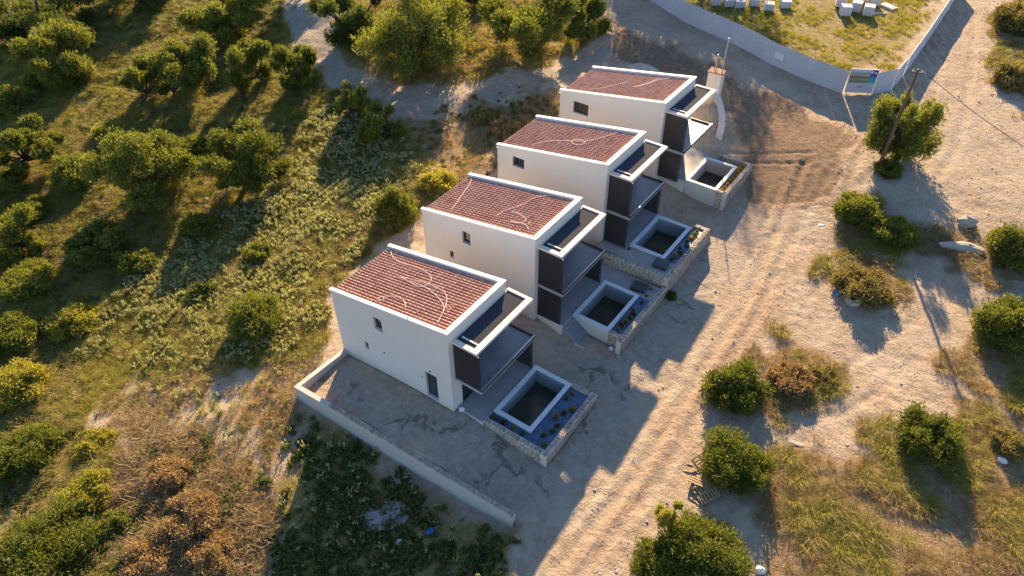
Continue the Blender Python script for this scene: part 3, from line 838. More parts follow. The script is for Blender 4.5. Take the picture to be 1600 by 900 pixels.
TL.v = []; pr_ = [(-.09, 0), (-.06, .05), (0, .075), (.06, .05), (.09, 0)]
TL.add([(x, y, z) for y in (-.2, .2) for x, z in pr_]+[(x*.85, y, z-.012) for y in (-.2, .2) for x, z in pr_], [(k, k+1, k+6, k+5) for k in range(4)]+[(k+10, k+15, k+16, k+11) for k in range(4)])
TLm = TL.mesh('loose_roof_tile', M['clay'])
for k, (i, px, py, lab) in enumerate(((0, 697, 478, 'loose clay tile in the heap near the front edge of the nearest roof'), (0, 703, 482, 'loose clay tile in the heap near the front edge of the nearest roof'), (0, 706, 478, 'loose clay tile in the heap near the front edge of the nearest roof'),
    (0, 699, 484, 'loose clay tile in the heap near the front edge of the nearest roof'), (0, 653, 489, 'single loose clay tile near the wall side of the nearest roof'), (1, 827, 349, 'single loose clay tile near the front of the second roof'), (3, 971, 132, 'loose tile in the middle of the farthest roof'))):
    o = place('loose_roof_tile', TLm); o.location = roofpt(i, px, py, .0); o.rotation_euler = (0, -.17, random.uniform(0, 3)); s = 1.0; o.scale = (s, s, s)
    tag(o, lab, 'roof tile', 'heap of loose tiles on the nearest roof' if k < 4 else None)

# ---------------------------------------------------------------- hoarding, sign, pole
def hoarding(label, pts, hgt, name='hoarding_fence'):
    f_ = thing(name, label, 'fence', (0, 0, 0))
    W = [G(*q)[:2] for q in pts]
    seg = []
    for a, b_ in zip(W[:-1], W[1:]):
        L = np.hypot(*(b_-a)); k = max(1, round(L/2.0))
        for j in range(k): seg.append((a+(b_-a)*j/k, a+(b_-a)*(j+1)/k))
    for a, b_ in seg:
        L = np.hypot(*(b_-a)); u = (b_-a)/L; w = np.array([-u[1], u[0]])
        za, zb_ = H(*a)-.06, H(*b_)-.06
        mb = MB(); nr = 10
        for r in range(nr):
            z0, z1 = hgt*r/nr, hgt*(r+.62)/nr; z2 = hgt*(r+.7)/nr; z3 = hgt*(r+.92)/nr
            prof = [(z0, .0), (z1, .0), (z2, .028), (z3, .028), (hgt*(r+1)/nr, 0)]
            for (p0, o0), (p1, o1) in zip(prof[:-1], prof[1:]):
                A_, B_ = a+u*.012, b_-u*.012
                mb.add([(*(A_+w*o0), za+p0), (*(B_+w*o0), zb_+p0), (*(B_+w*o1), zb_+p1), (*(A_+w*o1), za+p1)], [(0, 1, 2, 3)])
        mb.build('panel', M['fence'], f_)
        MB().obox((*(a+w*.07), za+hgt/2-.1), (.03, 0, 0), (0, .03, 0), (0, 0, hgt/2+.12)).build('post', M['metal'], f_)
    return f_
M['fence'] = simple('painted_sheet', (.52, .51, .53), (.44, .43, .45), .6, .5, .05)
hoarding('long ribbed white site hoarding along the dirt road, from the top edge to the signboard', [(960, -32), (1050, 22), (1110, 53), (1200, 98), (1260, 125), (1316, 146)], 2.3)
hoarding('curved pale hoarding panels right of the signboard', [(1362, 147), (1392, 141), (1410, 120)], 2.2)
hoarding('thin white hoarding running away to the top right', [(1411, 119), (1440, 78), (1470, 33), (1500, -12)], 2.2)
a, c_ = G(1318, 146), G(1361, 147)
L = float(np.hypot(*(c_-a)[:2])); u = (c_-a)/L; ang = math.atan2(u[1], u[0])
p = thing('signboard', 'site signboard with a landscape picture and purple edge between hoarding panels', 'sign', tuple(a), ang)
MB().box(0, L, -.03, .03, .12, 2.5).build('board', M['white'], p)
m, n, b = newmat('sign_print')
tc = n.nodes.new('ShaderNodeTexCoord').outputs['Generated']
sx = n.nodes.new('ShaderNodeSeparateXYZ'); n.links.new(tc, sx.inputs[0])
g_ = ramp(n, math_(n, 'ADD', sx.outputs[2], math_(n, 'MULTIPLY', math_(n, 'SUBTRACT', noise(n, 7, 3, .6, tc), .5), .25)), [(0, (.10, .15, .08)), (.3, (.30, .26, .18)), (.45, (.08, .12, .06)), (.6, (.42, .38, .32)), (.72, (.18, .22, .16)), (.85, (.35, .48, .60)), (1, (.40, .55, .70))])
right = ramp(n, sx.outputs[2], [(0, (.03, .35, .32)), (.4, (.04, .25, .35)), (.55, (.07, .05, .25)), (1, (.06, .03, .18))])
c = mixc(n, ramp(n, math_(n, 'SUBTRACT', sx.outputs[0], math_(n, 'MULTIPLY', sx.outputs[2], .12)), [(.66, (0, 0, 0)), (.69, (1, 1, 1))]), g_, right)
n.links.new(c, b.inputs['Base Color']); b.inputs['Roughness'].default_value = .4
MB().box(.05, L-.05, -.042, -.032, 1.15, 2.45).build('printed_picture', m, p)
MB().box(.05, L-.05, -.042, -.032, .2, 1.13).build('blank_panel', simple('sign_grey', (.45, .45, .47), (.40, .40, .42), 2, .5, 0), p)
mk = MB()
for k in range(4): mk.box(L*.42+.11*k, L*.42+.11*k+.08, -.046, -.043, .72, .82)
mk.build('dark_lettering', M['dark'], p)
for s, q in ((.78, 2.25), (.9, 2.18)): MB().obox((L*s, -.045, q), (.06, 0, .06), (0, .004, 0), (-.06, 0, .06)).build('emblem', M['white'], p)
for s in (.1, .9): MB().box(L*s-.04, L*s+.04, .035, .1, -.3, 2.4).build('post', M['metal'], p)
q = G(1213, 106); nrm = np.array([.0, 0])
fa, fb = G(1200, 98), G(1260, 125)
uu = (fb-fa)[:2]/np.hypot(*(fb-fa)[:2]); ww = np.array([-uu[1], uu[0]])
if np.dot(ww, CAM[:2]-fa[:2]) < 0: ww = -ww
cc = fa[:2]+uu*1.1+ww*.06
tag(MB().obox((*cc, H(*cc)+1.15), (*(uu*.55), 0), (*(ww*.02), 0), (0, 0, .33)).build('notice_plate', M['white']), 'blank white plate fixed to the long ribbed hoarding', 'plate')

pb = G(1371, 266)
p = thing('utility_pole', 'brown wooden utility pole standing in front of the bushy tree', 'pole', tuple(pb))
PH = 8.9
MB().tube([(0, 0, -.4), (.03, 0, 4), (.05, 0, PH)], [.16, .14, .11], 10).build('shaft', M['polewood'], p, True)
MB().obox((.05, 0, PH-.25), (.35, .1, 0), (-.03, .05, 0), (0, 0, .05)).build('crossarm', M['polewood'], p)
for s in (-1, 1): MB().lathe([(.0, 0), (.05, 0), (.06, .06), (.03, .1), (.05, .14), (0, .17)], 8, (.05+.3*s, .09*s, PH-.2)).build('insulator', M['white'], p)
e = at(1600, 216, 9.4); s0 = pb+np.array([.33, .09, PH-.05])
e2 = s0+(e-s0)*1.9
pts = [s0+(e2-s0)*k/24+np.array([0, 0, -1.0*4*(k/24)*(1-k/24)*.5]) for k in range(25)]
tag(MB().tube(pts, .022, 5).build('overhead_wire', M['wire'], None, True), 'thin black overhead wire from the wooden pole to the right edge', 'wire')
g2 = H(e2[0], e2[1])
p = thing('utility_pole', 'wooden pole outside the frame carrying the other end of the wire', 'pole', (e2[0], e2[1], g2))
MB().tube([(0, 0, -.4), (0, 0, e2[2]-g2+.1)], [.16, .11], 10).build('shaft', M['polewood'], p, True)

# ---------------------------------------------------------------- block stacks on pallets
def block_stack(px, py, rz, lab, nx=3, ny=3, nz=4):
    q = G(px, py); p = thing('block_pallet', lab, 'block stack', tuple(q), rz, 'wrapped block stacks in the fenced plot')
    pl = MB()
    for k in range(4): pl.box(-.55, .55, -.55+.31*k, -.55+.31*k+.16, .09, .12)
    for k in (-.5, -.05, .4): pl.box(k, k+.1, -.55, .55, -.04, .088)
    pl.build('pallet', M['wood'], p)
    bx, by, bz = 1.08/nx, 1.08/ny, .25
    bm = MB().box(.008-bx/2, bx/2-.008, .008-by/2, by/2-.008, 0, bz-.012).mesh('block', M['block'])
    for i_ in range(nx):
        for j in range(ny):
            for k in range(nz):
                if 0 < i_ < nx-1 and 0 < j < ny-1 and k < nz-1: continue
                place('block', bm, p, (-.54+bx*(i_+.5), -.54+by*(j+.5), .122+bz*k))
for k, (x, y, lab) in enumerate(((1118, 8, 'block stack leftmost in the row by the long hoarding'), (1138, 10, 'block stack second from left in the row by the long hoarding'), (1155, 12, 'block stack third from left in the row by the long hoarding'), (1178, 9, 'block stack fourth from left in the row by the long hoarding'),
        (1200, 16, 'block stack fifth from left, set forward in the row by the long hoarding'), (1226, 12, 'block stack at the right end of the row by the long hoarding'))):
    block_stack(x, y, .5+.15*math.sin(k*3), lab, nz=3)
for k, (x, y, lab) in enumerate(((1312, 10, 'block stack at the back left of the middle cluster'), (1319, 24, 'pale block stack at the front left of the middle cluster'), (1336, 18, 'pale block stack in the middle of the cluster'), (1355, 24, 'block stack at the front right of the middle cluster'), (1365, 8, 'block stack at the back right of the middle cluster'), (1345, 3, 'block stack at the very back of the middle cluster'))):
    block_stack(x, y, .3+.2*math.sin(k*2), lab, nz=4)
q = G(1388, 12); p = thing('plank_bundle', 'flat pale board bundle right of the block cluster', 'boards', tuple(q), -.5)
for k in range(4): MB().box(-.9, .9, -.45+.23*k, -.45+.23*k+.21, -.05, .22+.02*(k % 2)).build('plank', M['block'], p)
q = G(1371, 22); tag(MB().obox((0, 0, .06), (.75, .6, 0), (-.08, .1, 0), (0, 0, .09)).build('loose_board', M['block']), 'single pale board leaning away beside the block cluster', 'board').location = tuple(q)

# ---------------------------------------------------------------- trees
def crown(name, mat, lobes, nl, leaf, seed):
    """lobes: (centre, radius xyz). Leaf-sized faces spread through each lobe, denser at its skin"""
    rr = np.random.default_rng(seed)
    wts = np.array([l[1][0]*l[1][1] for l in lobes]); wts = wts/wts.sum()
    which = rr.choice(len(lobes), nl, p=wts)
    Cn = np.array([l[0] for l in lobes])[which]; Rd = np.array([l[1] for l in lobes])[which]
    d = rr.normal(size=(nl, 3)); d /= np.linalg.norm(d, axis=1)[:, None]
    # twig clusters: snap directions towards random twig axes so the skin is uneven
    tw = rr.normal(size=(len(lobes), 26, 3)); tw /= np.linalg.norm(tw, axis=2)[..., None]
    pick = rr.integers(0, 26, nl); ax = tw[which, pick]
    d = d*.42+ax*.75; d /= np.linalg.norm(d, axis=1)[:, None]
    reach = .62+.66*_hash(which*31.0, pick*17.0, seed)
    rad = rr.random(nl)**.42*reach
    P_ = Cn+d*Rd*rad[:, None]
    nrm = d+rr.normal(size=(nl, 3))*.7+np.array([0, 0, .3]); nrm /= np.linalg.norm(nrm, axis=1)[:, None]
    t = np.cross(nrm, rr.normal(size=(nl, 3))); t /= np.linalg.norm(t, axis=1)[:, None]+1e-9
    sh = rr.random(nl) < .5                     # shoots that point outwards and up
    up_ = ax+np.array([0, 0, .5])+rr.normal(size=(nl, 3))*.35; up_ /= np.linalg.norm(up_, axis=1)[:, None]
    t = np.where(sh[:, None], up_, t); nrm = np.cross(t, rr.normal(size=(nl, 3))); nrm /= np.linalg.norm(nrm, axis=1)[:, None]+1e-9
    w = np.cross(nrm, t)
    ll = leaf*rr.uniform(.7, 1.4, (nl, 1)); lw = ll*rr.uniform(.24, .42, (nl, 1)); ll = ll*np.where(sh[:, None], 1.35, 1.0)
    v = np.stack([P_-t*ll*.5, P_+w*lw*.5, P_+t*ll*.5, P_-w*lw*.5], 1).reshape(-1, 3)
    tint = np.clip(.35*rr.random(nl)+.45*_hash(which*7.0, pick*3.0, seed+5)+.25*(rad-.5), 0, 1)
    return fastmesh(name, v, np.arange(len(v)).reshape(-1, 4), mat, np.repeat(tint, 4))

def tree(label, base, cen, rx, ry, kind='olive', seed=0, nlobes=7, name='olive_tree', cat='tree', trunk=True, dens=1.0, leaf=.2, group=None, pull=.35):
    base = (base[0]+pull*(cen[0]-base[0]), base[1]+pull*(cen[1]-base[1])) if trunk else (cen[0], cen[1]+.42*ry)
    B = G(*base); mp_ = mper(B)
    # crown height above the foot that brings the crown to its place
    hs = np.arange(.2, 14, .1)
    ys = []
    for h_ in hs:
        q_ = MC @ (B+np.array([0, 0, h_])-CAM); ys.append(450+FPX*q_[1]/q_[2])
    hc = float(hs[int(np.argmin(np.abs(np.array(ys)-cen[1])))])
    q_ = MC @ (B+np.array([0, 0, hc])-CAM); px_ = 800+FPX*q_[0]/q_[2]
    off = MC[0]*(cen[0]-px_)*mp_
    RX, RZ = rx*mp_, ry*mp_
    if leaf == .2: leaf = max(.15, 4.4*mp_)
    rr = random.Random(seed)
    t = thing(name, label, cat, tuple(B), 0, group)
    lobes = []
    cx, cy = float(off[0]), float(off[1])
    if trunk:
        hc = max(hc, RZ*.8)
        nlobes = int(nlobes*1.7)
        for k in range(nlobes):
            a = 2.4*k+rr.uniform(-.5, .5); rr_ = math.sqrt((k+.4)/nlobes)*.86
            fr = rr.uniform(.20, .40)
            z = hc+RZ*rr.uniform(-.75, .7)*(1-.3*rr_)
            lobes.append(((cx+RX*rr_*math.cos(a), cy+RX*rr_*math.sin(a), z), (RX*fr, RX*fr, RZ*fr*rr.uniform(.85, 1.15))))
    else:
        for k in range(nlobes+8):
            a = 2.4*k+rr.uniform(-.5, .5); rr_ = math.sqrt((k+.4)/(nlobes+8))*.78
            fr = rr.uniform(.22, .42)
            z = RZ*(.35+rr.uniform(.1, .75)*(1-.75*rr_))
            lobes.append(((cx+RX*rr_*math.cos(a), cy+RX*rr_*math.sin(a), z), (RX*fr, RX*fr, RZ*fr)))
        for k in range(6):
            lobes.append(((cx+RX*.5*math.cos(k*1.05), cy+RX*.5*math.sin(k*1.05), RZ*.3), (RX*.45, RX*.45, RZ*.36)))
        hc = RZ*.7
    lobes = [((c0[0], c0[1], max(c0[2], r0[2]*.8)), r0) for c0, r0 in lobes]
    nl = int(min(34000, max(1200, dens*4200*RX*(RX+RZ)/2*(.2/leaf)**2)))
    cm = crown('crown', M[kind], lobes, nl, leaf, seed)
    place('crown', cm, t)
    tb = MB()
    r0 = max(.07, .07*RX+.05)
    fork = np.array([cx*.5, cy*.5, hc*.42])
    tb.tube([(0, 0, -.25), np.array([rr.uniform(-.1, .1), rr.uniform(-.1, .1), hc*.2]), fork], [r0*1.5, r0*1.05, r0*.85], 8)
    for c0, rad_ in lobes[:14]:
        c0 = np.array(c0); mid = fork*.5+c0*.5+np.array([rr.uniform(-.2, .2), rr.uniform(-.2, .2), -.1*RZ])
        tb.tube([fork-np.array([0, 0, .05]), mid, c0], [r0*.6, r0*.4, r0*.12], 5)
    tb.build('trunk', M['bark'], t, True)
    return t

TREES = [
 # label, base, crown centre, rx, ry, kind, lobes, trunk
 ('spreading olive tree near the left top corner with a long shadow', (98, 148), (76, 88), 62, 52, 'olive', 9, 1),
 ('dense dark tree in the top left corner', (70, 70), (62, 18), 82, 48, 'pine', 10, 1),
 ('tall twin-headed olive tree at the middle of the grassy slope', (265, 178), (286, 100), 46, 50, 'olive', 8, 1),
 ('lower olive tree leaning left of the twin-headed one', (232, 172), (226, 128), 34, 34, 'olive', 6, 1),
 ('olive tree with a bare forked trunk, left crown beside the dirt path', (428, 150), (388, 100), 38, 44, 'olive', 7, 1),
 ('olive tree with rounded crown right of the bare forked trunk', (446, 158), (458, 108), 34, 36, 'bright', 6, 1),
 ('olive tree at the top edge left of the dirt path', (345, 78), (350, 20), 62, 42, 'olive', 9, 1),
 ('dark olive tree at the top edge behind the grassy clearing', (232, 20), (225, -22), 60, 40, 'pine', 8, 1),
 ('wide many-headed olive tree with visible limbs, on the left slope', (258, 335), (224, 255), 72, 62, 'olive', 12, 1),
 ('olive tree with dark hollow crown next to the pale flowering weeds', (392, 318), (378, 248), 62, 52, 'olive', 10, 1),
 ('olive tree at the left edge below the corner trees', (40, 285), (38, 228), 52, 42, 'olive', 8, 1),
 ('olive tree cut off by the left edge, mid height', (4, 320), (-4, 282), 44, 42, 'olive', 7, 1),
 ('small olive tree with dark trunk near the left edge', (72, 402), (20, 372), 44, 40, 'olive', 7, 1),
 ('round olive tree beside the dirt path, dark half', (560, 205), (545, 155), 27, 34, 'olive', 6, 1),
 ('olive tree beside the dirt path, sunlit right half', (596, 232), (592, 192), 36, 34, 'bright', 7, 1),
 ('huge rounded green tree at the top centre left of the sunlit gap', (655, 132), (648, 58), 80, 66, 'olive', 14, 1),
 ('large dense tree at the top centre right of the sunlit gap', (830, 112), (822, 42), 70, 58, 'olive', 12, 1),
 ('dark tree between the path and the huge rounded tree', (560, 75), (548, 22), 54, 44, 'pine', 9, 1),
 ('tree at the right end of the top row by the road', (915, 70), (912, 22), 38, 36, 'olive', 7, 1),
 ('tree at the top edge behind the huge rounded tree', (700, 30), (708, -15), 56, 40, 'pine', 8, 1),
 ('tall bush rising behind the second villa', (622, 378), (617, 325), 36, 46, 'bright', 7, 0),
 ('pale green bush above the second villa\'s roof corner', (688, 312), (684, 284), 30, 24, 'grass', 6, 0),
 ('dark rounded bush standing in the weeds left of the nearest villa', (400, 552), (400, 492), 44, 48, 'olive', 8, 0),
 ('small bush above the dark one in the weeds', (405, 420), (402, 396), 22, 22, 'olive', 5, 0),
 ('leafy bush on the slope under the wide olive tree', (150, 422), (150, 378), 48, 38, 'olive', 8, 0),
 ('smaller leafy bush right of the one under the wide olive', (212, 440), (214, 408), 30, 26, 'bright', 6, 0),
 ('dark bush in the middle of the left slope', (55, 470), (40, 440), 46, 34, 'olive', 7, 0),
 ('grey-green bush at the left edge above the dead brush', (35, 640), (28, 600), 48, 34, 'grass', 7, 0),
 ('big green bush at the left edge beside the dead brush', (30, 745), (28, 700), 56, 44, 'bright', 9, 0),
 ('dark bush in the bottom left corner', (80, 890), (60, 850), 80, 46, 'olive', 10, 0),
 ('small bright bush at the edge of the dead brush', (178, 832), (174, 812), 22, 20, 'bright', 5, 0),
 ('bushy tree with four heads behind the utility pole', (1392, 276), (1412, 196), 46, 66, 'olive', 14, 1),
 ('low bush at the foot of the utility pole', (1392, 280), (1388, 264), 22, 15, 'bright', 4, 0),
 ('round bush below the pole on the sandy ground', (1346, 358), (1342, 326), 38, 30, 'bright', 7, 0),
 ('dark shrub in the belt right of the round bush', (1400, 385), (1400, 362), 34, 22, 'olive', 6, 0),
 ('bush at the right edge above the boulder belt', (1592, 430), (1590, 385), 40, 46, 'olive', 8, 0),
 ('large bush at the right edge, lower one', (1592, 560), (1580, 500), 50, 54, 'bright', 9, 0),
 ('yellow-green bush wrapped in dry grass by the tipped pot', (1360, 478), (1352, 445), 44, 28, 'drybush', 7, 0),
 ('round bush beside the blue scrap, right of the road', (1152, 642), (1150, 600), 50, 44, 'bright', 9, 0),
 ('round bush beside the broken pallets', (1158, 772), (1154, 716), 54, 54, 'bright', 10, 0),
 ('lone ball-shaped bush with a long dark shadow', (1456, 722), (1456, 676), 50, 48, 'olive', 9, 0),
 ('big bright bush at the bottom edge below the pallets', (1115, 898), (1105, 852), 72, 56, 'bright', 11, 0),
 ('wispy pale sapling beside the big bright bush', (1052, 850), (1046, 806), 22, 34, 'grass', 5, 1),
 ('left part of the bright bush clump at the bottom edge', (1036, 905), (1030, 870), 42, 36, 'bright', 7, 0),
 ('grassy green clump at the right edge near the bottom', (1580, 710), (1582, 690), 30, 20, 'drybush', 5, 0),
 ('scrubby olive between the corner tree and the left edge', (22, 190), (18, 160), 40, 30, 'olive', 6, 0),
 ('olive scrub filling the gap left of the wide olive tree', (120, 300), (118, 268), 40, 34, 'olive', 7, 0),
 ('sunlit scrub at the foot of the dark hollow olive', (315, 372), (312, 350), 34, 24, 'bright', 6, 0),
 ('low scrub on the slope below the leafy bushes', (120, 520), (112, 500), 40, 24, 'grass', 6, 0),
 ('bush at the left edge below the dark slope bush', (14, 545), (12, 520), 44, 30, 'bright', 7, 0),
 ('sunlit bush right of the forked olive by the path', (478, 140), (474, 122), 20, 20, 'grass', 5, 0),
 ('scrub in the shade between the two central olives', (305, 262), (310, 232), 30, 26, 'olive', 6, 0),
 ('small scrub among weeds below the dark rounded bush', (330, 470), (318, 455), 26, 18, 'weed', 5, 0),
 ('thin scrub on the grass right of the corner olive', (160, 215), (168, 205), 26, 18, 'grass', 5, 0),
 ('pale scrub at the lower left edge over the dead brush', (128, 842), (126, 828), 30, 18, 'flower', 6, 0),
 ('scrub on the slope at the left edge under the first olives', (48, 345), (46, 330), 36, 22, 'bright', 6, 0),
 ('rusty dead bush uppermost on the bottom left slope', (262, 755), (258, 735), 34, 22, 'deadbush', 6, 0),
 ('largest rusty dead bush in the bottom left brushwood', (300, 830), (292, 800), 46, 30, 'deadbush', 8, 0),
 ('rusty dead bush at the bottom edge left of the gully', (330, 890), (322, 862), 40, 26, 'deadbush', 7, 0),
 ('dead bush at the bottom edge beside the dark corner bush', (225, 895), (222, 872), 38, 26, 'deadbush', 7, 0),
 ('green bush between the dead brush and the left edge', (130, 790), (128, 768), 40, 26, 'grass', 7, 0),
 ('yellow-green bush on the left edge of the bare slope', (150, 705), (146, 690), 34, 22, 'grass', 6, 0),
 ('dry brown brush pile right of the blue scrap', (1240, 610), (1238, 590), 36, 22, 'deadbush', 7, 0),
 ('second dry brush pile nearer the sandy track', (1282, 600), (1284, 588), 26, 16, 'drybush', 5, 0),
 ('dry brush along the cut bank behind the third villa', (800, 215), (800, 200), 34, 18, 'deadbush', 6, 0),
 ('dry brush left on the cut bank by the path', (760, 190), (756, 180), 24, 12, 'drybush', 5, 0),
 ('dry bush at the top right edge beside the track', (1592, 60), (1590, 30), 36, 34, 'drybush', 6, 0),
 ('brown-green bush at the right edge under the top corner', (1588, 150), (1588, 120), 34, 30, 'drybush', 6, 0)]
for k, (lab, base, cen, rx, ry, kind, nlb, tr) in enumerate(TREES):
    gf = 1.02 if cen[0] < 620 and cen[1] < 460 else 1.05
    tree(lab, base, cen, rx*gf, ry*gf, kind, 100+k, nlb, 'olive_tree' if tr else 'bush', 'tree' if tr else 'bush', bool(tr), group='trees' if tr else 'bushes')
# trees standing beyond the top edge of the picture, whose shade falls into it
for k, (spot, hh, r_) in enumerate((((150, 30), 8, 3.5), ((440, 40), 8, 3.0), ((985, 40), 15, 4.5), ((1045, 70), 18, 4.6), ((1110, 105), 20, 4.6), ((1150, 35), 18, 5.0))):
    S_ = G(*spot); dd = hh*.66/math.tan(SUN_EL)                 # where its shade reaches the ground
    bx_, by_ = S_[0]-math.cos(SUN_AZ)*dd, S_[1]-math.sin(SUN_AZ)*dd
    B = (bx_, by_, H(bx_, by_))
    t = thing('tall_tree', f'tall tree beyond the top edge of the picture, {ORD[k]} counted from the left', 'tree', B, 0, 'trees beyond the frame')
    rr = random.Random(900+k)
    lob = [((r_*.6*math.cos(2.4*j), r_*.6*math.sin(2.4*j), hh*rr.uniform(.45, .85)), (r_*.5, r_*.5, hh*.2)) for j in range(9)]
    place('crown', crown('crown', M['pine'], lob, 7000, .42, 900+k), t)
    tb = MB().tube([(0, 0, -.3), (0, 0, hh*.4), (0, 0, hh*.85)], [.3, .22, .08], 8)
    for c0, _ in lob: tb.tube([(0, 0, hh*.35), c0], [.1, .03], 5)
    tb.build('trunk', M['bark'], t)

# ---------------------------------------------------------------- ground cover (uncountable: grass, weeds, straw, brush, clods)
def blades(nb, h, spread, lean, width, mat, seed, segs=2, heads=None):
    rr = np.random.default_rng(seed)
    v = []; q = []; t = []
    for k in range(nb):
        a = rr.uniform(0, 6.283); r = spread*math.sqrt(rr.random()); hh = h*rr.uniform(.55, 1.15)
        b0 = np.array([r*math.cos(a), r*math.sin(a), -.03]); a2 = a+rr.normal()*.8
        d = np.array([math.cos(a2), math.sin(a2), 0])*lean*hh*rr.uniform(.4, 1.3)
        s = np.array([-math.sin(a2), math.cos(a2), 0])*width*rr.uniform(.7, 1.3)
        mid = b0+d*.35+np.array([0, 0, hh*.6]); tip = b0+d+np.array([0, 0, hh*(1-.35*lean)])
        o = len(v); v += [b0-s, b0+s, mid+s*.8, mid-s*.8, tip+s*.25, tip-s*.25]; q += [(o, o+1, o+2, o+3), (o+3, o+2, o+4, o+5)]
        t += [rr.random()]*6
    return fastmesh('tuft', v, q, mat, t)
def leafy(nl, r, h, mat, seed, lw=.07, ll=.16):
    rr = np.random.default_rng(seed)
    d = rr.normal(size=(nl, 3)); d /= np.linalg.norm(d, axis=1)[:, None]; d[:, 2] = np.abs(d[:, 2])
    P_ = d*np.array([r, r, h])*rr.uniform(.3, 1, (nl, 1))
    nrm = d+rr.normal(size=(nl, 3))*.6; nrm /= np.linalg.norm(nrm, axis=1)[:, None]
    t = np.cross(nrm, rr.normal(size=(nl, 3))); t /= np.linalg.norm(t, axis=1)[:, None]; w = np.cross(nrm, t)
    s = rr.uniform(.7, 1.3, (nl, 1))
    v = np.stack([P_-t*ll*s/2, P_+w*lw*s/2, P_+t*ll*s/2, P_-w*lw*s/2], 1).reshape(-1, 3)
    return fastmesh('tuft', v, np.arange(len(v)).reshape(-1, 4), mat, np.repeat(rr.random(nl), 4))
def join2(name, a, b_):
    me = bpy.data.meshes.new(name)
    va, vb = np.empty(len(a.vertices)*3, np.float32), np.empty(len(b_.vertices)*3, np.float32)
    a.vertices.foreach_get('co', va); b_.vertices.foreach_get('co', vb)
    pv = [tuple(p) for p in va.reshape(-1, 3)]+[tuple(p) for p in vb.reshape(-1, 3)]
    o = len(a.vertices)
    me.from_pydata(pv, [], [tuple(p.vertices) for p in a.polygons]+[tuple(i+o for i in p.vertices) for p in b_.polygons])
    ta, tb = np.empty(o, np.float32), np.empty(len(b_.vertices), np.float32)
    a.attributes['tint'].data.foreach_get('value', ta); b_.attributes['tint'].data.foreach_get('value', tb)
    at2 = me.attributes.new('tint', 'FLOAT', 'POINT'); at2.data.foreach_set('value', np.concatenate([ta, tb]))
    me.materials.append(a.materials[0]); me.materials.append(b_.materials[0])
    me.polygons.foreach_set('material_index', [0]*len(a.polygons)+[1]*len(b_.polygons))
    return me
def heads(nh, r, h, mat, seed):
    rr = np.random.default_rng(seed); v = []; q = []; t = []
    for k in range(nh):
        a = rr.uniform(0, 6.28); rr_ = r*math.sqrt(rr.random()); z = h*rr.uniform(.75, 1.15)
        p = np.array([rr_*math.cos(a), rr_*math.sin(a), z]); s = rr.uniform(.03, .055)
        for ang in (0, 1.57):
            w = np.array([math.cos(a+ang), math.sin(a+ang), 0])*s; o = len(v)
            v += [p-w*.6, p+w*.6, p+w*.4+np.array([0, 0, s*3.4]), p-w*.4+np.array([0, 0, s*3.4])]; q.append((o, o+1, o+2, o+3)); t += [rr.random()]*4
    return fastmesh('tuft', v, q, mat, t)
def brush(nt_, r, h, mat, seed):
    rr = np.random.default_rng(seed); v = []; q = []; t = []
    for k in range(nt_):
        a = rr.uniform(0, 6.28); b0 = np.array([rr.normal()*r*.4, rr.normal()*r*.4, 0]); el = rr.uniform(.1, 1.0)
        d = np.array([math.cos(a)*math.cos(el), math.sin(a)*math.cos(el), math.sin(el)])*rr.uniform(.5, 1.1)*r
        s = np.array([-math.sin(a), math.cos(a), .3])*.012; bend = np.array([rr.normal()*.1, rr.normal()*.1, rr.uniform(-.1, .1)])
        m_ = b0+d*.5+bend; e_ = b0+d; e_[2] = max(.02, e_[2]*h/r-.1); o = len(v)
        v += [b0-s, b0+s, m_+s*.8, m_-s*.8, e_+s*.3, e_-s*.3]; q += [(o, o+1, o+2, o+3), (o+3, o+2, o+4, o+5)]; t += [rr.random()]*6
    return fastmesh('tuft', v, q, mat, t)
def clod(mat, seed):
    rr = np.random.default_rng(seed)
    mb = MB(); n_ = 6
    rings = [(.7, -.25), (1.0, .05), (.75, .42), (.3, .62)]
    vs = [(r*math.cos(6.283*k/n_+.3*i)*rr.uniform(.75, 1.15), r*math.sin(6.283*k/n_+.3*i)*rr.uniform(.75, 1.15), z*rr.uniform(.85, 1.15)) for i, (r, z) in enumerate(rings) for k in range(n_)]
    mb.add(vs, [(i*n_+k, i*n_+(k+1) % n_, (i+1)*n_+(k+1) % n_, (i+1)*n_+k) for i in range(3) for k in range(n_)]+[tuple(range(18, 24))])
    return mb.mesh('clod', mat)

PRO = {
 'grass': [blades(26, .34, .22, .55, .011, M['grass'], s) for s in range(3)],
 'straw': [blades(30, .42, .24, .8, .010, M['straw'], 10+s) for s in range(3)],
 'longstraw': [blades(60, .55, .30, 1.1, .008, M['straw'], 20+s) for s in range(3)],
 'longgrass': [blades(60, .60, .30, 1.0, .009, M['grass'], 30+s) for s in range(3)],
 'flowerweed': [join2('tuft', leafy(30, .17, .36, M['weed'], 40+s, .05, .13), heads(7, .17, .42, M['flower'], 50+s)) for s in range(3)],
 'weed': [leafy(60, .30, .34, M['weed'], 60+s, .08, .16) for s in range(3)],
 'brush': [brush(50, .75, .8, M['deadbrush'], 70+s) for s in range(3)],
 'clod': [clod(M['rock'], 80+s) for s in range(3)],
 'soilclod': [clod(M['gravel'], 90+s) for s in range(3)],
}
PROTO = {}
for k, ms in PRO.items():
    c_ = bpy.data.collections.new('proto_'+k)
    for i_, me in enumerate(ms):
        c_.objects.link(bpy.data.objects.new(f'{k}_{i_}', me))
    PROTO[k] = c_

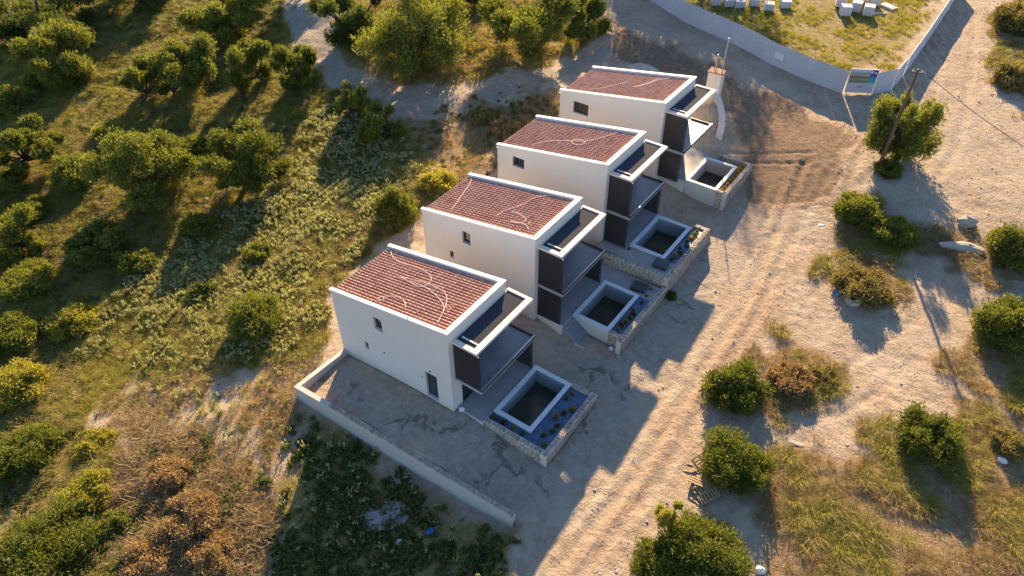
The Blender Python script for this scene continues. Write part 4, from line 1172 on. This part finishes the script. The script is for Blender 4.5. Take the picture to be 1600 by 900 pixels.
def scatter(name, label, cat, kind, P_, smin, smax, seed, squash=1.0):
    P_ = np.asarray(P_, np.float32)
    rr = np.random.default_rng(seed)
    me = bpy.data.meshes.new(name)
    me.vertices.add(len(P_)); me.vertices.foreach_set('co', P_.ravel())
    s = rr.uniform(smin, smax, len(P_)).astype(np.float32)
    for nm, val in (('scl', s), ('rotz', rr.uniform(0, 6.283, len(P_)).astype(np.float32))):
        a = me.attributes.new(nm, 'FLOAT', 'POINT'); a.data.foreach_set('value', val)
    a = me.attributes.new('pick', 'INT', 'POINT'); a.data.foreach_set('value', rr.integers(0, 3, len(P_)).astype(np.int32))
    o = place(name, me)
    tag(o, label, cat, None, 'stuff')
    ng = bpy.data.node_groups.new('scatter_'+name, 'GeometryNodeTree')
    ng.interface.new_socket('Geometry', in_out='INPUT', socket_type='NodeSocketGeometry')
    ng.interface.new_socket('Geometry', in_out='OUTPUT', socket_type='NodeSocketGeometry')
    gi, go = ng.nodes.new('NodeGroupInput'), ng.nodes.new('NodeGroupOutput')
    ci = ng.nodes.new('GeometryNodeCollectionInfo'); ci.inputs['Collection'].default_value = PROTO[kind]
    ci.inputs['Separate Children'].default_value = True; ci.inputs['Reset Children'].default_value = True
    ip = ng.nodes.new('GeometryNodeInstanceOnPoints'); ip.inputs['Pick Instance'].default_value = True
    def na(nm, dt):
        x = ng.nodes.new('GeometryNodeInputNamedAttribute'); x.data_type = dt; x.inputs['Name'].default_value = nm
        return x.outputs['Attribute']
    cx = ng.nodes.new('ShaderNodeCombineXYZ'); ng.links.new(na('rotz', 'FLOAT'), cx.inputs[2])
    ng.links.new(gi.outputs[0], ip.inputs['Points']); ng.links.new(ci.outputs[0], ip.inputs['Instance'])
    ng.links.new(na('pick', 'INT'), ip.inputs['Instance Index']); ng.links.new(cx.outputs[0], ip.inputs['Rotation'])
    cs = ng.nodes.new('ShaderNodeCombineXYZ'); sa = na('scl', 'FLOAT')
    ng.links.new(sa, cs.inputs[0]); ng.links.new(sa, cs.inputs[1])
    mm = ng.nodes.new('ShaderNodeMath'); mm.operation = 'MULTIPLY'; mm.inputs[1].default_value = squash; ng.links.new(sa, mm.inputs[0]); ng.links.new(mm.outputs[0], cs.inputs[2])
    ng.links.new(cs.outputs[0], ip.inputs['Scale']); ng.links.new(ip.outputs[0], go.inputs[0])
    md = o.modifiers.new('scatter', 'NODES'); md.node_group = ng
    return o

HOUSEBOX = [(hx-HW-.15, hx+.1, hy-.1, hy+HL+.1) for hx, hy, hz in HO]
def spread(polys, dens, seed, patch=.5, pscale=.5, edge=.8):
    """random points inside world polygons, thinned by a noise so that they stand in patches"""
    rr = np.random.default_rng(seed); out = []
    for poly in polys:
        W = np.array(PX(poly))
        lo, hi = W.min(0), W.max(0)
        k = int((hi-lo).prod()*dens)
        x, y = rr.uniform(lo[0], hi[0], k), rr.uniform(lo[1], hi[1], k)
        wx = x+edge*2*(fbm(x*.6, y*.6, 51)-.5)*2; wy = y+edge*2*(fbm(x*.6, y*.6, 71)-.5)*2
        m_ = inpoly(wx, wy, [tuple(w) for w in W]) & (fbm(x*pscale, y*pscale, seed+3) > patch-.12*rr.random(k))
        for a, b_, c0, d0 in HOUSEBOX: m_ &= ~((x > a) & (x < b_) & (y > c0) & (y < d0))
        m_ &= ~((x > -.4) & (x < 6.6) & (y > .2) & (y < 6.3)) & ~((x > -.6) & (x < 5.9) & (y > 9.3) & (y < 24.2)) & ~((x > -.8) & (x < 5.4) & (y > 28) & (y < 34))
        m_ &= ~((np.abs(y-np.interp(x, [-9.4, 6.9], [-4.15, -3.35])) < .35) & (x > -9.7) & (x < 7.1))
        x, y = x[m_], y[m_]
        out.append(np.stack([x, y, height(x, y)-.01], -1))
    return np.concatenate(out)
SLOPE = [(-40, -40), (430, -40), (455, 70), (525, 140), (600, 175), (640, 235), (665, 330), (520, 445), (505, 540), (400, 570), (330, 600), (200, 590), (110, 660), (-40, 720)]
WEEDS = [(490, 180), (540, 150), (640, 235), (660, 330), (520, 445), (515, 500), (440, 560), (330, 575), (230, 560), (130, 560), (190, 470), (330, 330), (440, 260)]
PLOT = [(1025, -30), (1110, 36), (1310, 130), (1402, 100), (1485, -30)]
DARKW = [(400, 960), (475, 640), (620, 750), (800, 840), (800, 960)]
BRUSH = [(190, 660), (300, 690), (420, 750), (400, 960), (185, 960)]
LOWL = [(-40, 640), (60, 640), (190, 700), (200, 960), (-40, 960)]
BARE = [(120, 610), (500, 545), (470, 640), (420, 740), (330, 800), (240, 690)]
DRYR = [[(1185, 520), (1320, 560), (1310, 640), (1180, 650)], [(1280, 405), (1400, 400), (1420, 470), (1300, 465)], [(1310, 330), (1420, 335), (1640, 390), (1640, 440), (1440, 400), (1330, 420)],
        [(1215, 690), (1400, 690), (1640, 630), (1640, 940), (1180, 940), (1190, 800)], [(1460, 545), (1640, 470), (1640, 650), (1500, 620)], [(1548, 20), (1650, -40), (1650, 200), (1565, 130)]]
TOPR = [[(500, -30), (955, -30), (930, 60), (830, 105), (720, 130), (620, 130), (540, 95)], [(600, 190), (640, 185), (700, 300), (660, 330)]]
BANK = [(640, 200), (700, 172), (880, 135), (875, 215), (780, 260), (690, 310)]
scatter('meadow_grass', 'green and yellow grass covering the olive slope', 'grass', 'grass', spread([SLOPE], 11, 1, .36), .6, 1.3, 1)
scatter('tall_meadow_grass', 'taller tussocks of yellow-green grass on the olive slope', 'grass', 'longgrass', spread([SLOPE, LOWL], 3, 31, .47, .4, 1.5), .5, 1.1, 31)
scatter('dry_meadow_grass', 'dry straw grass between the olive trees', 'grass', 'straw', spread([SLOPE], 7, 2, .47), .6, 1.3, 2)
scatter('flowering_weeds', 'pale flowering weeds on the slope beside the villas', 'weeds', 'flowerweed', spread([WEEDS], 15, 3, .43, .45, 2.4), .55, 1.15, 3)
scatter('slope_weeds', 'leafy green weeds scattered over the olive slope', 'weeds', 'weed', spread([SLOPE], 2.2, 4, .52), .7, 1.5, 4)
scatter('plot_grass', 'yellow-green grass inside the hoarding', 'grass', 'grass', spread([PLOT], 7, 5, .47), .6, 1.3, 5)
scatter('gully_weeds', 'dark green weeds below the retaining wall', 'weeds', 'weed', spread([DARKW], 9, 6, .47, .6, 1.6), .4, 1.5, 6)
scatter('gully_flowering_weeds', 'pale-headed weeds in the shaded gully and on the slope above it', 'weeds', 'flowerweed', spread([DARKW, BARE], 2.5, 27, .5, .5, 2.0), .5, 1.2, 27)
scatter('gully_grass', 'sparse grass below the retaining wall', 'grass', 'grass', spread([DARKW, BARE], 3, 7, .52), .6, 1.2, 7)
scatter('dead_brushwood', 'heap of brown dead brushwood at the bottom left', 'brushwood', 'brush', spread([BRUSH, [(200, 640), (300, 640), (330, 720), (200, 700)]], 6, 8, .49, .5, 2.6), .4, 1.6, 8)
scatter('corner_weeds', 'rank weeds in the bottom left corner', 'weeds', 'weed', spread([LOWL, BRUSH], 4, 9, .5, .4, 2.0), .6, 1.6, 9)
scatter('corner_straw', 'straw and dry stalks on the bare slope', 'grass', 'straw', spread([BARE, LOWL, BRUSH], 6.0, 10, .48), .6, 1.3, 10)
scatter('roadside_brushwood', 'brown dry brush right of the road and round the tipped pot', 'brushwood', 'brush', spread(DRYR[:3], 5, 28, .5, .6, 1.2), .3, .9, 28)
scatter('dry_grass', 'long dry grass right of the dirt road', 'grass', 'longstraw', spread(DRYR, 8, 11, .54, .5, 1.8), .35, 1.1, 11)
scatter('green_dry_grass', 'green tussocks in the dry grass right of the road', 'grass', 'longgrass', spread(DRYR, 5, 12, .56, .35, 1.8), .5, 1.3, 12)
scatter('verge_grass', 'grass and weeds under the top trees and beside the path', 'grass', 'grass', spread(TOPR, 6, 13, .44), .6, 1.3, 13)
scatter('bank_straw', 'dry stalks on the brown cut bank behind the villas', 'grass', 'straw', spread([BANK], 5, 29, .47, .6, 1.4), .5, 1.2, 29)
scatter('bank_weeds', 'sparse weeds on the brown cut bank behind the villas', 'weeds', 'weed', spread([BANK], 1.5, 30, .5, .6, 1.4), .5, 1.2, 30)
scatter('verge_straw', 'dry stalks beside the path', 'grass', 'straw', spread(TOPR, 5, 14, .46), .6, 1.3, 14)
ROADS = [[(800, 940), (1000, 640), (1160, 330), (1120, 130), (960, 20), (1000, 0), (1320, 150), (1560, -20), (1640, 300), (1640, 700), (1200, 940)], [(470, 600), (540, 550), (700, 640), (960, 560), (1105, 370), (1160, 340), (1000, 700), (830, 840)], BARE]
scatter('soil_clods', 'small clods of soil strewn over the dirt', 'clods', 'soilclod', spread(ROADS, 9, 15, .50, .8), .012, .06, 15)
scatter('stones', 'pale stones strewn over the dirt', 'stones', 'clod', spread(ROADS+[DARKW], .5, 16, .48, .8), .03, .12, 16)
scatter('wall_rubble', 'white rubble beside the nearest planter', 'rubble', 'clod', spread([[(745, 655), (800, 672), (815, 700), (770, 700)], [(955, 575), (1000, 560), (1005, 590), (960, 600)], [(880, 690), (920, 670), (925, 700), (890, 715)]], 14, 17, .3), .03, .09, 17)

# ---------------------------------------------------------------- loose things on the ground
def rock(name, px, py, sx, sy, sz, rz, lab, mat='rock', seed=0, cat='rock'):
    rr = np.random.default_rng(seed); q = G(px, py); n_ = 12
    rings = [(.85, -.3), (1.0, .1), (.92, .45), (.62, .8), (.25, .98)]
    vs = [(r*math.cos(6.283*k/n_)*rr.uniform(.72, 1.15)*sx, r*math.sin(6.283*k/n_)*rr.uniform(.72, 1.15)*sy, z*sz*rr.uniform(.85, 1.1)) for r, z in rings for k in range(n_)]
    mb = MB().add(vs, [(i*n_+k, i*n_+(k+1) % n_, (i+1)*n_+(k+1) % n_, (i+1)*n_+k) for i in range(4) for k in range(n_)]+[tuple(range(48, 60))])
    o = mb.build(name, M[mat]); o.location = tuple(q); o.rotation_euler = (0, 0, rz)
    return tag(o, lab, cat)
rock('boulder', 1510, 350, .75, .6, .7, .3, 'grey pointed boulder on the sand right of the pole', seed=1)
rock('boulder', 1503, 388, 1.6, .6, .45, .35, 'long flat boulder among the shrubs at the right', seed=2)
rock('boulder', 1005, 110, 1.9, 1.1, .55, .2, 'pale rock pile behind the farthest villa', seed=3)
rock('white_sack', 550, 737, .28, .2, .2, .2, 'white sack in the shaded weeds left of the retaining wall', 'white', 4, 'sack')
rock('white_sack', 625, 848, .3, .22, .2, .7, 'white sack right of the crumpled sheeting', 'white', 5, 'sack')
rock('blue_bag', 672, 830, .32, .25, .16, .2, 'pale blue crumpled bag in the shaded weeds', 'bluetarp', 6, 'bag')
rock('white_sack', 1187, 892, .3, .25, .3, .1, 'white sack at the bottom edge right of the bright bush', 'white', 7, 'sack')
rock('white_sack', 1565, 720, .3, .22, .25, .1, 'white sack in the dry grass near the right edge', 'white', 8, 'sack')
rock('blue_scrap', 1209, 584, .55, .28, .1, -.2, 'bright blue plastic scrap beside the round bush', 'bluetarp', 9, 'scrap')
rock('blue_bag', 1309, 458, .3, .22, .24, .3, 'dark blue bag beside the tipped pot', 'bluetarp', 10, 'bag')
rock('plastic_scrap', 1330, 382, .5, .18, .08, 1.0, 'pale blue plastic scrap above the tipped pot', 'sheet', 11, 'scrap')
rock('plastic_scrap', 1283, 352, .3, .15, .06, .4, 'white plastic scrap left of the round bush', 'white', 12, 'scrap')
rock('stone_slab', 1240, 692, .6, .2, .05, .2, 'flat pale slab on the sand right of the pallet bush', 'rock', 13, 'slab')
rock('limestone_block', 955, 545, .22, .18, .22, .3, 'small pale block at the foot of the second pool wall', 'white', 14, 'block')
rock('limestone_block', 722, 640, .22, .18, .2, .2, 'small white block at the corner of the nearest villa', 'white', 15, 'block')

# crumpled sheeting in the gully
q = G(600, 808)
g_n = 22
vs = []; fs = []
for j in range(g_n):
    for k in range(g_n):
        a, b_ = (k/(g_n-1)-.5)*2, (j/(g_n-1)-.5)*2
        rr_ = .82+.25*vnoise(np.array([math.atan2(b_, a)*1.3+5]), np.array([2.]), 8)[0]
        x, y = a*1.55*rr_*(1-.25*b_*b_), b_*1.05*rr_*(1-.3*a*a)
        ca_, sa_ = math.cos(.75), math.sin(.75)
        X_, Y_ = q[0]+x*ca_-y*sa_, q[1]+x*sa_+y*ca_
        vs.append((X_, Y_, H(X_, Y_)+.04+.20*float(fbm(np.array([a*3+9]), np.array([b_*3]), 4)[0])))
fs = [(j*g_n+k, j*g_n+k+1, (j+1)*g_n+k+1, (j+1)*g_n+k) for j in range(g_n-1) for k in range(g_n-1)]
nv = len(vs); vs += [(x, y, z-.30) for x, y, z in vs]
fs += [tuple(i+nv for i in f[::-1]) for f in fs]
rim = [k for k in range(g_n)]+[j*g_n+g_n-1 for j in range(1, g_n)]+[(g_n-1)*g_n+k for k in range(g_n-2, -1, -1)]+[j*g_n for j in range(g_n-2, 0, -1)]
fs += [(a, b_, b_+nv, a+nv) for a, b_ in zip(rim, rim[1:]+rim[:1])]
tag(MB().add(vs, fs).build('crumpled_sheeting', M['sheet']), 'crumpled pinkish sheeting in the shaded gully', 'sheeting')
for k in range(7):
    a = G(548+6*k, 822-2*k); b_ = G(574+5*k, 783-2*k)
    tag(MB().tube([a+[0, 0, .05], (a+b_)/2+[0, 0, .10+.03*(k % 3)], b_+[0, 0, .06]], .022, 6).build('steel_bar', M['rust']), f'{ORD[k]} rusty reinforcing bar from the left beside the crumpled sheeting', 'steel bar', 'rusty bars beside the sheeting')
q = G(240, 566)
o = MB().lathe([(.22, .0), (.34, -.02), (.40, .08), (.40, .16), (.34, .24), (.22, .22), (.24, .12), (.22, 0)], 20).build('tyre', M['black'], None, True); o.location = tuple(q+[0, 0, .02]); tag(o, 'black tyre lying on the bare slope', 'tyre')
q = G(1332, 470)
p = thing('tipped_pot', 'pale bulbous pot tipped towards the camera beside the dry bush', 'pot', tuple(q+[0, 0, .28]), .4)
o = MB().lathe([(.02, -.42), (.30, -.42), (.58, -.2), (.66, .05), (.55, .28), (.36, .38), (.38, .46), (.30, .46), (.29, .36), (.45, .22), (.52, .02), (.40, -.25), (.02, -.34)], 22).build('vessel', M['potclay'], p, True); o.rotation_euler = (.55, -.35, 0)
for (x0, y0, x1, y1, r_, lab, mt) in ((362, 806, 386, 830, .14, 'dark weathered beam on the slope above the dead brush', 'polewood'), (348, 812, 366, 822, .06, 'pale split board beside the dark beam', 'block'), (398, 428, 406, 438, .08, 'pale stick end among the flowering weeds', 'block'), (255, 694, 300, 700, .03, 'thin dry branch on the bare slope', 'bark'), (1282, 604, 1290, 597, .05, 'short pale board in the dry grass by the blue scrap', 'block')):
    a, b_ = G(x0, y0), G(x1, y1); d = b_-a; L = np.linalg.norm(d); d = d/L; s = np.cross(d, (0, 0, 1.)); s /= np.linalg.norm(s); u = np.cross(s, d)
    tag(MB().obox((a+b_)/2+u*r_*.5, d*L/2, s*r_, u*r_*.55).build('beam' if r_ > .1 else 'loose_board', M[mt]), lab, 'timber')
# broken pallets
def pallet(px, py, rz, tilt, lab, lift=.05, n_=7):
    p = thing('broken_pallet', lab, 'pallet', tuple(G(px, py, lift)), rz, 'broken pallets by the road')
    p.rotation_euler = (tilt, 0, rz)
    bm = MB().box(-.6, .6, -.05, .05, .10, .124).mesh('plank', M['wood']); rm = MB().box(-.045, .045, -.6, .6, 0, .098).mesh('bearer', M['wood'])
    for x in (-.52, 0, .52): place('bearer', rm, p, (x, 0, 0))
    for k in range(n_):
        o = place('plank', bm, p, (random.uniform(-.03, .03), -.54+1.08*k/(n_-1), .002)); o.rotation_euler = (0, 0, random.uniform(-.05, .05))
pallet(1098, 730, 1.25, .45, 'broken pallet leaning against the round bush, uppermost of the heap', .28)
pallet(1094, 752, .1, -.12, 'broken pallet lying flat in the middle of the heap', .22)
pallet(1102, 772, -.55, .2, 'broken pallet lowest in the heap, towards the bright bush', .15)
for k, (x0, y0, x1, y1) in enumerate(((1078, 726, 1090, 729), (1070, 736, 1086, 738), (1090, 766, 1112, 780), (1086, 772, 1106, 790), (1082, 780, 1100, 796))):
    a, b_ = G(x0, y0), G(x1, y1); d = b_-a; L = np.linalg.norm(d); d /= L; s = np.cross(d, (0, 0, 1.)); s /= np.linalg.norm(s)
    tag(MB().obox((a+b_)/2+np.array([0, 0, .05]), d*max(L, .8)/2, s*.05, (0, 0, .02)).build('loose_plank', M['wood']), f'{ORD[k]} loose wooden plank from the top beside the broken pallets', 'plank', 'loose planks by the pallets')
# small leafy plant by the road side of the planter wall
tree('small dark shrub on the sand outside the planter wall of the second villa', (1050, 470), (1049, 462), 9, 8, 'pine', 500, 4, 'bush', 'bush', False, 2.0, .14)
